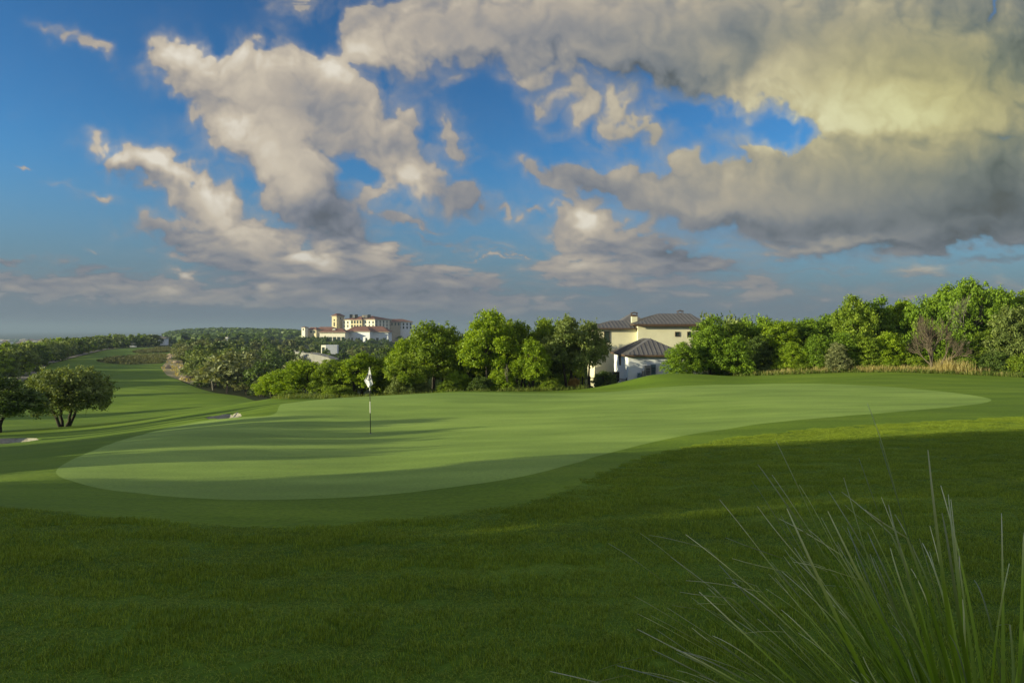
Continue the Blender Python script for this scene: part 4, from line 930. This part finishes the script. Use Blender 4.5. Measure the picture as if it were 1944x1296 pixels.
simple('meter_box', 1219, 1223.5, 705, D1 - .5, 1.2, .3, 'grey_box', 'small meter box left of the grey utility cabinet', 'utility box')
simple('meter_box', 1211, 1216, 709, D1 - .5, 1.0, .3, 'blue_box', 'lowest small box on the outbuilding wall at the mound crest', 'utility box')
simple('air_conditioner', 1165, 1176, 707, 67, .88, .8, 'black', 'black air conditioning unit left of the white outbuilding', 'air conditioner', 'louvre')
simple('air_conditioner', 1159, 1164.3, 712, 68, .7, .6, 'white_paint', 'small white unit beside the black air conditioner', 'air conditioner')
simple('black_bin', 1086.5, 1099.5, 721.5, 50.8, .95, .6, 'black', 'black box standing by the fence under the grey-green trees', 'bin')
# black metal fence climbing towards the house
fp = [(1092, 53.0), (1106, 54.2), (1120, 55.4), (1145, 58.2), (1167.5, 61.5), (1189.5, 65)]
fr_ = link('metal_fence', None, None, (*at(1120, 55.4), 0)); thing(fr_, 'low black metal picket fence between the trees and the house', 'fence'); ox, oy = at(1120, 55.4)
P3 = []
for px, D in fp: x, y = at(px, D); P3.append(Vector((x - ox, y - oy, hz1(x, y))))
for p in P3: link('post', box(p.x - .05, p.x + .05, p.y - .05, p.y + .05, p.z - .3, p.z + 1.15, M['black']), fr_)
for a, b in zip(P3[:-1], P3[1:]):
    for dz in (.15, .98):
        tb = Tubes(); tb.add([a + Vector((0, 0, dz)), b + Vector((0, 0, dz))], [.025, .025], 4); link('rail', tb.mesh('rail', M['black']), fr_)
    n = int((b - a).length / .14)
    for k in range(1, n):
        p = a.lerp(b, k / n); tb = Tubes(); tb.add([p + Vector((0, 0, .1)), p + Vector((0, 0, 1.05))], [.010, .010], 4); link('picket', tb.mesh('picket', M['black']), fr_)

# ---------------------------------------------------------------- hotel on the far ridge
DH = 600.0; K_ = DH / F
def hblock(parent, cpx, Dc, zb, zt, L1, L2, rot, m, rise, floors=(), over=.9, roof='tile_roof', skip=False, win=1.0, step=3.6):
    """corner nearest the camera at cpx/Dc; L1 along the sunlit left face, L2 along the shaded right face"""
    x, y = HX(cpx, Dc), Dc; c, s = math.cos(rot), math.sin(rot)
    e = link('wing', box(-L1, 0, 0, L2, zb, zt, m), parent); e.location = (x - parent.location.x, y - parent.location.y, 0); e.rotation_euler = (0, 0, rot)
    rf = hip_roof(e, -L1, 0, 0, L2, zt + .1, rise, over, M[roof], M['stucco_tan'], 0, thick=.4) if rise else None
    for (zw, h, n, side, gl) in floors:
        Ln = L1 if side == 'front' else L2
        for k in range(n):
            q = (k + .5) / n * Ln
            w_ = link('window', boxes([(-L1 + q - .6 * win, -L1 + q + .6 * win, -.25, .1, zw, zw + h)] if side == 'front' else [(-.1, .25, q - .6 * win, q + .6 * win, zw, zw + h)], M['glass' if not gl else gl], 'window'), e)
    return e
def z6(py, D=DH): return HZ(py, D)
RT = math.radians(-28)
ht = root('hotel', HX(712, DH), DH, 0, 0, 'large cream hotel with red tiled hip roofs on the far ridge', 'hotel')
hblock(ht, 711.6, DH, z6(650), z6(606), 37, 24, RT, M['stucco_pale'], 3.2, [(z6(614), 2.2, 9, 'front', None), (z6(621), 2.2, 9, 'front', None), (z6(613), 2.2, 5, 'side', None), (z6(619), 2.2, 5, 'side', None), (z6(625), 2.0, 5, 'side', None)])
# gabled ochre bay on the main wing
e = hblock(ht, 687, DH + 4.4, z6(650), z6(607), 13, 5, RT, M['stucco_ochre'], 2.6, [(z6(614), 2.6, 4, 'front', None), (z6(621), 2.2, 4, 'front', None)], over=.7, win=1.4)
# tower
hblock(ht, 639, DH + 14, z6(640), z6(599.5, DH + 14), 5.6, 10, RT, M['stucco_ochre'], 2.3, [(z6(609, DH + 14), 1.6, 1, 'front', None), (z6(619, DH + 14), 3.6, 1, 'front', None), (z6(606, DH + 14), 1.6, 1, 'side', None)], over=.8)
# rooftop plant
for px in (666, 671.5, 676, 689.5, 695, 700.5):
    x, y = HX(px, DH + 8) - ht.location.x, 8; link('rooftop_unit', box(x - 1.1, x + 1.1, y, y + 2.4, z6(603), z6(596.2 + (px % 2)), M['stucco_tan' if px in (666, 689.5) else 'grey_box'] if int(px) % 2 else M['black']), ht)
# right wing with shaded gabled face
hblock(ht, 783, DH + 25, z6(655), z6(610.8, DH + 25), 42, 17, math.radians(12), M['stucco_white'], 2.6, [(z6(617.5, DH + 25), 2.2, 13, 'front', None), (z6(624, DH + 25), 2.2, 13, 'front', None), (z6(617, DH + 25), 2.0, 3, 'side', None)])
hblock(ht, 760, DH + 20, z6(655), z6(611.5, DH + 20), 9, 5, math.radians(12), M['stucco_tan'], 2.2, [(z6(617.5, DH + 20), 2.4, 3, 'front', None)], over=.5)
# low front halls
hl = root('banquet_hall', HX(690, DH - 40), DH - 40, 0, 0, 'long low white hall with spreading red tiled roof in front of the hotel', 'building'); DL = DH - 40
hblock(hl, 737, DL, z6(652, DL), z6(630, DL), 36, 12, math.radians(-4), M['stucco_white'], 4.6, [(z6(649, DL), 3.4, 6, 'front', None)], over=1.2, win=1.7)
hblock(hl, 702, DL - 4, z6(652, DL), z6(629, DL), 20, 12, math.radians(-20), M['stucco_white'], 3.6, [(z6(648, DL), 3.0, 3, 'front', None)], over=1.0, win=1.2)
hc = root('colonnade', HX(654, DL - 6), DL - 6, 0, 0, 'cream arcaded wing with low red roof and dormer left of the long hall', 'building')
e = hblock(hc, 655, DL - 6, z6(651, DL), z6(630.5, DL), 22, 9, math.radians(-10), M['stucco_pale'], 3.0, [(z6(649, DL), 4.2, 6, 'front', None)], over=1.3, win=2.1)
link('dormer', box(-11.2, -9.2, 1.2, 3, z6(630, DL), z6(624, DL), M['stucco_pale']), e); link('louvre', box(-10.7, -9.7, 1.0, 1.198, z6(628.5, DL), z6(626, DL), M['black']), e)
hw = root('ridge_villa', HX(600, DH), DH, 0, 0, 'low ochre villa with red roof at the left end of the hotel', 'building')
hblock(hw, 632, DH - 5, z6(640), z6(626), 24, 10, RT, M['stucco_pale'], 2.6, [(z6(632), 1.8, 7, 'front', None)])
hblock(hw, 600.5, DH - 8, z6(640), z6(626), 12, 6, RT, M['stucco_ochre'], 2.2, [(z6(632), 2.0, 3, 'front', None)], over=.6, win=1.4)
hblock(hw, 579, DH - 9, z6(640), z6(621.5), 4, 4, RT, M['stucco_pale'], .8, [(z6(627), 1.6, 1, 'front', None)], over=.4)
wb = root('white_block', HX(625, 330), 330, 0, 0, 'plain white building half hidden by trees below the hotel', 'building')
hblock(wb, 618, 330, z6(676, 330), z6(655, 330), 2.4, 6, math.radians(-15), M['stucco_pale'], 0, [(z6(669, 330), 2.6, 1, 'front', None)])
hblock(wb, 640, 329, z6(676, 330), z6(654.8, 330), 5.4, 6, math.radians(8), M['stucco_white'], 0, [])
hv = root('valley_house', HX(303, 345), 345, 0, 0, 'small white house at the far end of the fairway wood', 'house')
hblock(hv, 314, 345, z6(655, 345), z6(641, 345), 5.6, 5, math.radians(10), M['stucco_white'], .9, [(z6(648, 345), 1.2, 2, 'front', None)], over=.4, roof='metal_roof')
hv = root('small_white_hut', HX(430, 420), 420, 0, 0, 'tiny white hut among the trees before the far hill', 'hut')
hblock(hv, 432.5, 420, z6(650, 420), z6(640, 420), 1.5, 1.5, math.radians(-10), M['stucco_white'], .6, [(z6(645, 420), .8, 1, 'front', None)], over=.15, roof='metal_roof')
# curved retaining wall in the valley
V, Q = [], []
cw = [(560, 205, 667.5), (575, 200, 669.5), (592, 196, 671.5), (608, 192, 674.5), (622, 188, 678.5), (634, 184, 683.5)]
for px, D, py in cw:
    x = HX(px, D); zt = HZ(py, D); V += [(x, D, zt), (x + .2, D + 5, zt + .15), (x, D, zt - 6), (x, D - .001, zt - .9)]
for i in range(len(cw) - 1): a, b = 4 * i, 4 * i + 4; Q += [(a, b, b + 1, a + 1), (a + 2, b + 2, b, a)]
link_ = link('retaining_wall', mesh_np('retaining_wall', V, Q, [M['hill_stone']])); thing(link_, 'pale curved concrete retaining wall in the valley behind the bright bushes', 'wall')
pr = boxes([(HX(p, d) - .3, HX(p, d) + .3, d - .12, d + .12, HZ(q, d), HZ(q, d) + .5) for p, d, q in cw], M['hill_stone'], 'parapet'); link('parapet', pr, link_)
# distant town
tr_ = random.Random(6); hm = {}
for i in range(34):
    px = tr_.choice([tr_.uniform(-40, 40), tr_.uniform(-20, 88), tr_.uniform(50, 90)]); D = tr_.uniform(1500, 2300); x, y = at(px, D); z = hz1(x, y); w_, h = tr_.uniform(14, 34), tr_.uniform(4, 7)
    mm = tr_.choice(['stucco', 'stucco_tan', 'stucco_ochre', 'stucco_white'])
    r = root('distant_house', x, y, z, 0, 'tiny pale house of the town on the plain at far left', 'house', 'houses of the distant town')
    link('wall', box(-w_ / 2, w_ / 2, 0, 12, -2, h, M[mm]), r); hip_roof(r, -w_ / 2, w_ / 2, 0, 12, h + .1, 3.2, .5, M[tr_.choice(['tile_roof', 'tile_roof', 'stucco_tan', 'metal_roof'])], None, 0)
# golf cart far down the fairway
x, y = at(253, 287); z = hz1(x, y); g = root('golf_cart', x, y, z, .2, 'tiny white golf cart beside the path at the far end of the fairway', 'golf cart')
link('body', boxes([(-1.2, 1.2, -.5, .5, .3, .75), (-1.2, -.7, -.5, .5, .75, .95), (-.3, .3, -.45, .45, .75, 1.0)], M['white_paint'], 'body'), g); link('canopy', box(-.9, .8, -.55, .55, 1.75, 1.82, M['white_paint']), g)
link('pillar', boxes([(-.85, -.8, -.5, -.45, .75, 1.75), (.7, .75, -.5, -.45, .75, 1.75), (-.85, -.8, .45, .5, .75, 1.75), (.7, .75, .45, .5, .75, 1.75)], M['black'], 'pillar'), g)
wm = None
for sx in (-.8, .8):
    for sy in (-.5, .5):
        tb = Tubes(); tb.add([(sx, sy - .08, .25), (sx, sy + .08, .25)], [.25, .25], 10); link('wheel', tb.mesh('wheel', M['black']), g)

# ---------------------------------------------------------------- flagstick
DF = 21.5; fx = HX(703.5, DF); fz = hz1(fx, DF); Hf = HZ(697, DF) - fz; pxm = F / DF
fl = root('flagstick', fx, DF, fz, 0, 'golf flagstick with black and white bands and white flag on the green', 'flagstick')
zs = [HZ(p, DF) - fz for p in (823, 783.7, 761.9, 741.2, 697)]; zs[0] = -.05; lean = -.035
def rod(z0, z1, m, nm, r=.0115):
    tb = Tubes(); tb.add([(lean * z0 / Hf, 0, z0), (lean * z1 / Hf, 0, z1)], [r, r], 10); link(nm, tb.mesh(nm, m), fl)
rod(zs[0], zs[1], M['black'], 'band'); rod(zs[1], zs[2], M['white_paint'], 'band'); rod(zs[2], zs[3], M['black'], 'band'); rod(zs[3], zs[4], M['white_paint'], 'band')
tb = Tubes(); tb.add([(0, 0, .008), (0, 0, .010)], [.054, .048], 16); link('cup_rim', tb.mesh('cup_rim', M['white_paint']), fl)
tb = Tubes(); tb.add([(0, 0, .0085), (0, 0, .009)], [.046, .012], 16); link('cup_dark_disc', tb.mesh('cup_dark_disc', M['black']), fl)  # black disc laid on the turf, its colour stands for shade inside the cup
# hanging flag: outline in metres from the pole axis, cloth with folds
out = [(696.7,702.0,701.4),(704,700.2,703.6),(712,697.6,705.4),(721.5,691.6,706.4),(726,694.0,707.8),(729,695.8,708.2),(732,697.4,705.0),(734.9,699.2,700.2)]
rows, cols = 40, 16; V = []
def fold(f, g): return .012 * math.sin(5.5 * f + 2.2 * g) * (.3 + g) + .005 * math.sin(13 * f - 3 * g) 
ys = np.linspace(696.7, 734.9, rows)
for i, yv in enumerate(ys):
    a, b = np.interp(yv, [o[0] for o in out], [o[1] for o in out]), np.interp(yv, [o[0] for o in out], [o[2] for o in out])
    for j in range(cols):
        f = j / (cols - 1); X = (a + (b - a) * f - 703.5) / pxm * (1); g_ = i / rows; V.append((X, -.030 + fold(f, g_), HZ(yv, DF) - fz))
Q = [(i * cols + j, i * cols + j + 1, (i + 1) * cols + j + 1, (i + 1) * cols + j) for i in range(rows - 1) for j in range(cols - 1)]
n = len(V); Vb = [(x, y + .004, z) for x, y, z in V]; Qb = [tuple(n + k for k in reversed(q)) for q in Q]
flg = link('flag', mesh_np('flag', V + Vb, Q + Qb, [M['cloth']], smooth=True), fl)
ecx, ecz, er = (700.3 - 703.5) / pxm, HZ(715.8, DF) - fz, 5.0 / pxm
def cl(x, z):  # point on the cloth front, 2 mm proud
    yv = HY - (z + fz - EYE) * F / DF; a, b = np.interp(yv, [o[0] for o in out], [o[1] for o in out]), np.interp(yv, [o[0] for o in out], [o[2] for o in out])
    f = (x * pxm + 703.5 - a) / max(.1, b - a); g_ = (yv - 696.7) / 38.2 * .975; return (x, -.030 + fold(min(1, max(0, f)), g_) - .006, z)
def stroke(pts, wd, closed=False):
    V, Q = [], []; m_ = len(pts)
    for i, (x, z) in enumerate(pts):
        x0, z0 = pts[(i - 1) % m_ if closed else max(0, i - 1)]; x1, z1 = pts[(i + 1) % m_ if closed else min(m_ - 1, i + 1)]; d = math.hypot(x1 - x0, z1 - z0) or 1; nx_2, nz_ = -(z1 - z0) / d * wd / 2, (x1 - x0) / d * wd / 2
        V += [cl(x + nx_2, z + nz_), cl(x - nx_2, z - nz_)]
    for i in range(m_ if closed else m_ - 1): a, b = 2 * i, 2 * ((i + 1) % m_); Q.append((a, a + 1, b + 1, b))
    return V, Q
EV, EQ = [], []
def ad(vq):
    n = len(EV); EV.extend(vq[0]); EQ.extend([tuple(n + k for k in q) for q in vq[1]])
ad(stroke([(ecx + er * math.cos(a), ecz + er * math.sin(a)) for a in np.linspace(0, 6.2832, 33)[:-1]], .020, True))
u = er / 5
for pl in ([(-3.1, 1.9), (-2.2, -.9), (-.9, 1.0), (.1, -1.1), (.6, 2.6)], [(.2, 3.0), (1.9, 2.6), (2.1, 1.1), (.8, .5), (2.9, -1.6)], [(-2.3, -1.6), (-.6, -3.2), (.4, -.8), (2.1, -2.9)], [(-1.2, 3.6), (-.4, 1.9), (.6, 3.7)]):
    ad(stroke([(ecx + a * u, ecz + b * u) for a, b in pl], .0125))
link('emblem', mesh_np('emblem', EV, EQ, [M['ink']]), flg)

# ---------------------------------------------------------------- foreground grass plant (long strap leaves)
def blade_mat():
    m = bpy.data.materials.new('strap_leaf'); m.use_nodes = True; t = NT(m.node_tree); t.n.clear()
    a = t.add('ShaderNodeAttribute', attribute_name='along'); oi = t.add('ShaderNodeObjectInfo'); r = oi.outputs['Random']
    c = t.ramp(a.outputs['Fac'], [(0, (.055, .105, .008)), (.35, (.150, .255, .013)), (.70, (.240, .340, .036)), (.86, (.42, .44, .22)), (1.0, (.70, .69, .62))])
    pos = t.add('ShaderNodeTexCoord').outputs['Object']; n = t.noise(t.vm('MULTIPLY', pos, (9, 9, 3)), 1.5, 3, .6).outputs[0]
    c = t.mix(t.mr(n, .60, .74, 0, .75), c, (.17, .10, .04)); c = t.mix(1.0, c, t.ramp(r, [(0, (.40, .46, .50)), (.6, (1.0, 1.0, .95)), (1, (1.3, 1.3, 1.1))]), 'MULTIPLY')
    p = t.add('ShaderNodeBsdfPrincipled', {'Base Color': c, 'Roughness': .55, 'Specular IOR Level': .22}); tl = t.add('ShaderNodeBsdfTranslucent', {'Color': t.mix(1.0, c, (1.2, 1.2, .5), 'MULTIPLY')})
    t.add('ShaderNodeOutputMaterial', {'Surface': t.add('ShaderNodeMixShader', {0: .25, 1: p.outputs[0], 2: tl.outputs[0]}).outputs[0]}); return m
BM = blade_mat()
def strap(seed):
    rnd = random.Random(seed); Lb = rnd.uniform(.92, 1.50); w0 = rnd.uniform(.0042, .0108); n = 26; V, Q, A = [], [], []
    bend = rnd.uniform(0, .5); curl = rnd.choice([0, 0, .3, .7, -.5]); p = Vector((0, 0, 0)); ang = 0; kink = rnd.random() < .05; kp = rnd.uniform(.82, .93); tw = rnd.uniform(-.9, .9); side = rnd.uniform(-.12, .12)
    for i in range(n + 1):
        f = i / n; ang += bend / n + (curl * max(0, f - .86) ** 1 * 1.0) * .8; 
        if kink and abs(f - kp) < .5 / n: ang += .6
        wd = w0 * (1 - f) ** .75 * (1 - .25 * (f < .08)) + .0011; d = Vector((math.sin(ang), side * f, math.cos(ang))); p = p + d * Lb / n * (i > 0)
        a = Vector((0, 1, 0)); b = d.cross(a).normalized(); q = tw * f; s_ = a * math.cos(q) + b * math.sin(q); u_ = d.cross(s_).normalized()
        V += [p - s_ * wd + u_ * wd * .35, p - u_ * .0006, p + s_ * wd + u_ * wd * .35]; A += [f] * 3
    for i in range(n):
        for k in range(2): Q.append((3 * i + k, 3 * i + k + 1, 3 * i + k + 4, 3 * i + k + 3))
    me = mesh_np('leaf', [tuple(v) for v in V], Q, [BM], smooth=True); attr(me, 'along', 'POINT', 'FLOAT', A); return me
ST = [strap(i) for i in range(22)]; rnd = random.Random(2)
DP = 2.32; xp = HX(1905, DP); zp = hz1(xp, DP)
pl = root('strap_leaved_grass_plant', xp, DP, zp, 0, 'clump of long strap-like grass leaves with pale frayed tips, lower right corner', 'plant')
for i in range(225):
    th = math.radians(rnd.choice([rnd.uniform(2, 30), rnd.uniform(10, 55), rnd.uniform(35, 76)])); ph = rnd.uniform(0, 2 * math.pi)
    if rnd.random() < .55: ph = math.pi + rnd.uniform(-.8, .8); th = math.radians(rnd.uniform(12, 72))
    br_ = rnd.uniform(0, .26); o = link('leaf', ST[i % 22], pl, (br_ * math.cos(ph) + rnd.uniform(-.05, .05), br_ * math.sin(ph), -.03))
    o.rotation_mode = 'QUATERNION'; o.rotation_quaternion = (Matrix.Rotation(ph, 3, 'Z') @ Matrix.Rotation(th, 3, 'Y') @ Matrix.Rotation(rnd.uniform(-.5, .5), 3, 'Z')).to_quaternion(); o.scale = (1.0,) * 2 + (rnd.uniform(.86, 1.08),)

# ---------------------------------------------------------------- real blades on the near rough
def grass_patch(seed, n=720, size=.30):
    rg = np.random.default_rng(seed); x, y = rg.uniform(-size / 2 - .02, size / 2 + .02, (2, n)); a = rg.uniform(0, 6.28, n); h = rg.uniform(.010, .026, n); b = rg.uniform(.3, 1.8, n); w_ = rg.uniform(.0010, .0022, n)
    wx, wy = np.cos(a + 1.57) * w_, np.sin(a + 1.57) * w_; mx_, my_ = x + np.cos(a) * b * h * .3, y + np.sin(a) * b * h * .3; tx, ty = x + np.cos(a) * b * h, y + np.sin(a) * b * h
    V = np.stack([np.stack([x - wx, y - wy, 0 * x - .012], -1), np.stack([x + wx, y + wy, 0 * x - .012], -1), np.stack([mx_ + wx * .8, my_ + wy * .8, h * .6], -1), np.stack([mx_ - wx * .8, my_ - wy * .8, h * .6], -1), np.stack([tx, ty, h], -1)], 1).reshape(-1, 3)
    me = bpy.data.meshes.new('turf_patch'); fs = []
    for i in range(n): k = 5 * i; fs += [(k, k + 1, k + 2, k + 3), (k + 3, k + 2, k + 4)]
    me.from_pydata([tuple(v) for v in V], [], fs); me.materials.append(L['turf']); attr(me, 'tone', 'FACE', 'FLOAT', np.repeat(rg.random(n), 2)); me.update()
    return bpy.data.objects.new('turf_patch', me)
L['turf'] = leaf_material('rough_blades', (.095, .150, .012), (.205, .285, .022), (.320, .415, .048), .35)
tp = [grass_patch(i) for i in range(4)]
rg = np.random.default_rng(17); st = .27; gxx, gyy = np.meshgrid(np.arange(-18, 24, st), np.arange(-1.5, 24, st)); gxx = gxx.ravel() + rg.uniform(-.06, .06, gxx.size); gyy = gyy.ravel() + rg.uniform(-.06, .06, gyy.size)
ok = inside(ROUGH, gxx, gyy) & (np.abs(gxx) < .85 * gyy + 3.5) & (rg.random(gxx.size) < np.clip((26 - gyy) / 8, 0, 1)); gxx, gyy = gxx[ok], gyy[ok]; gzz = height(gxx, gyy)
e_ = .1; sx_ = (height(gxx + e_, gyy) - height(gxx - e_, gyy)) / (2 * e_); sy_ = (height(gxx, gyy + e_) - height(gxx, gyy - e_)) / (2 * e_)
me = bpy.data.meshes.new('rough_grass'); me.vertices.add(len(gxx)); me.vertices.foreach_set('co', np.stack([gxx, gyy, gzz], -1).astype(np.float32).ravel())
wv = fbm2(gxx * .9, gyy * 2.6, 3, 411); attr(me, 'scl', 'POINT', 'FLOAT_VECTOR', np.stack([np.ones_like(gxx), np.ones_like(gxx), np.clip(1.0 + 2.2 * wv + rg.uniform(-.2, .2, len(gxx)), .4, 1.8)], -1))
attr(me, 'rot', 'POINT', 'FLOAT_VECTOR', np.stack([np.arctan(sy_), -np.arctan(sx_), 0 * sx_], -1)); me.update()
go = link('rough_grass', me); kind(go, 'stuff', 'dense short rough grass blades in the shaded foreground')
ng = bpy.data.node_groups.new('blades', 'GeometryNodeTree'); ng.interface.new_socket('Geometry', in_out='INPUT', socket_type='NodeSocketGeometry'); ng.interface.new_socket('Geometry', in_out='OUTPUT', socket_type='NodeSocketGeometry')
t = NT(ng); gi = t.add('NodeGroupInput'); gout = t.add('NodeGroupOutput'); jn = t.add('GeometryNodeJoinGeometry')
for o in tp:
    oi = t.add('GeometryNodeObjectInfo', {'Object': o, 'As Instance': True}); t.l.new(oi.outputs['Geometry'], jn.inputs[0])
ip = t.add('GeometryNodeInstanceOnPoints', {'Points': gi.outputs[0], 'Instance': jn.outputs[0], 'Pick Instance': True})
na = t.add('GeometryNodeInputNamedAttribute', data_type='FLOAT_VECTOR'); na.inputs['Name'].default_value = 'rot'; nb2 = t.add('GeometryNodeInputNamedAttribute', data_type='FLOAT_VECTOR'); nb2.inputs['Name'].default_value = 'scl'
rv = t.add('FunctionNodeRandomValue', data_type='FLOAT'); rv.inputs[2].default_value = 0; rv.inputs[3].default_value = 6.283
t.l.new(na.outputs[0], ip.inputs['Rotation']); t.l.new(nb2.outputs[0], ip.inputs['Scale'])
ri = t.add('GeometryNodeRotateInstances', {'Instances': ip.outputs[0]}); cv = t.add('ShaderNodeCombineXYZ'); t.l.new(rv.outputs[1], cv.inputs[2]); t.l.new(cv.outputs[0], ri.inputs['Rotation']); ri.inputs['Local Space'].default_value = True
t.l.new(ri.outputs[0], gout.inputs[0]); md = go.modifiers.new('blades', 'NODES'); md.node_group = ng

# ---------------------------------------------------------------- trees outside the frame at left: they shade the foreground and the green
for (x, y, h, w_) in [(-24, 2.0, 10, 8.4), (-25, -3.5, 11, 9), (-24, -9, 11, 9), (-25, -15, 11, 10), (-26, -22, 11, 10), (-34, -1, 12, 9), (-34, -9, 12, 10), (-35, -18, 12, 10), (-29, -6, 12, 9), (-29, -12.5, 12, 9), (-29, .5, 11.5, 7)]:
    plant_tree(BUSH[int(abs(x)) % 3], x, y, h, w_, 'cedar', 'tall cedar left of the green, throwing the long foreground shadow', 'tall cedars left of the green', name='cedar_tree', sink=.4)
for (x, y, h, w_) in [(-22, 9.6, 4.9, 4.2), (-23.5, 12.8, 5.2, 4.4), (-24, 15.4, 5.4, 4.4), (-25, 18.2, 5.6, 4.6), (-27, 20.6, 5.4, 3.6), (-33, 26.5, 6.4, 2.6), (-38, 31, 7.0, 3.0), (-44, 33, 8, 5)]:
    plant_tree(OAK[int(abs(x)) % 5], x, y, h, w_, 'mid', 'small oak left of the green, throwing a shadow streak on it', 'small oaks left of the green', sink=.4)
for (x, y, h, w_) in [(-75, 60, 9, 8), (-85, 82, 9, 7), (-110, 120, 10, 9), (-60, 42, 8, 6)]:
    plant_tree(OAK[int(abs(x)) % 5], x, y, h, w_, 'mid', 'oak left of the fairway whose shadow lies across the mown grass', 'oaks left of the fairway', sink=.4)

# ---------------------------------------------------------------- haze: one closed box of thin air
hm_ = bpy.data.materials.new('haze'); hm_.use_nodes = True; t = NT(hm_.node_tree); t.n.clear()
pv = t.add('ShaderNodeVolumePrincipled'); pv.inputs['Color'].default_value = (.27, .36, .50, 1); pv.inputs['Density'].default_value = .00026; pv.inputs['Anisotropy'].default_value = .1
t.add('ShaderNodeOutputMaterial', {'Volume': pv.outputs[0]})
hb = link('haze', box(-52000, 52000, -9000, 53000, -39.5, 60, hm_, 'haze')); kind(hb, 'stuff', 'thin morning haze over the plain')
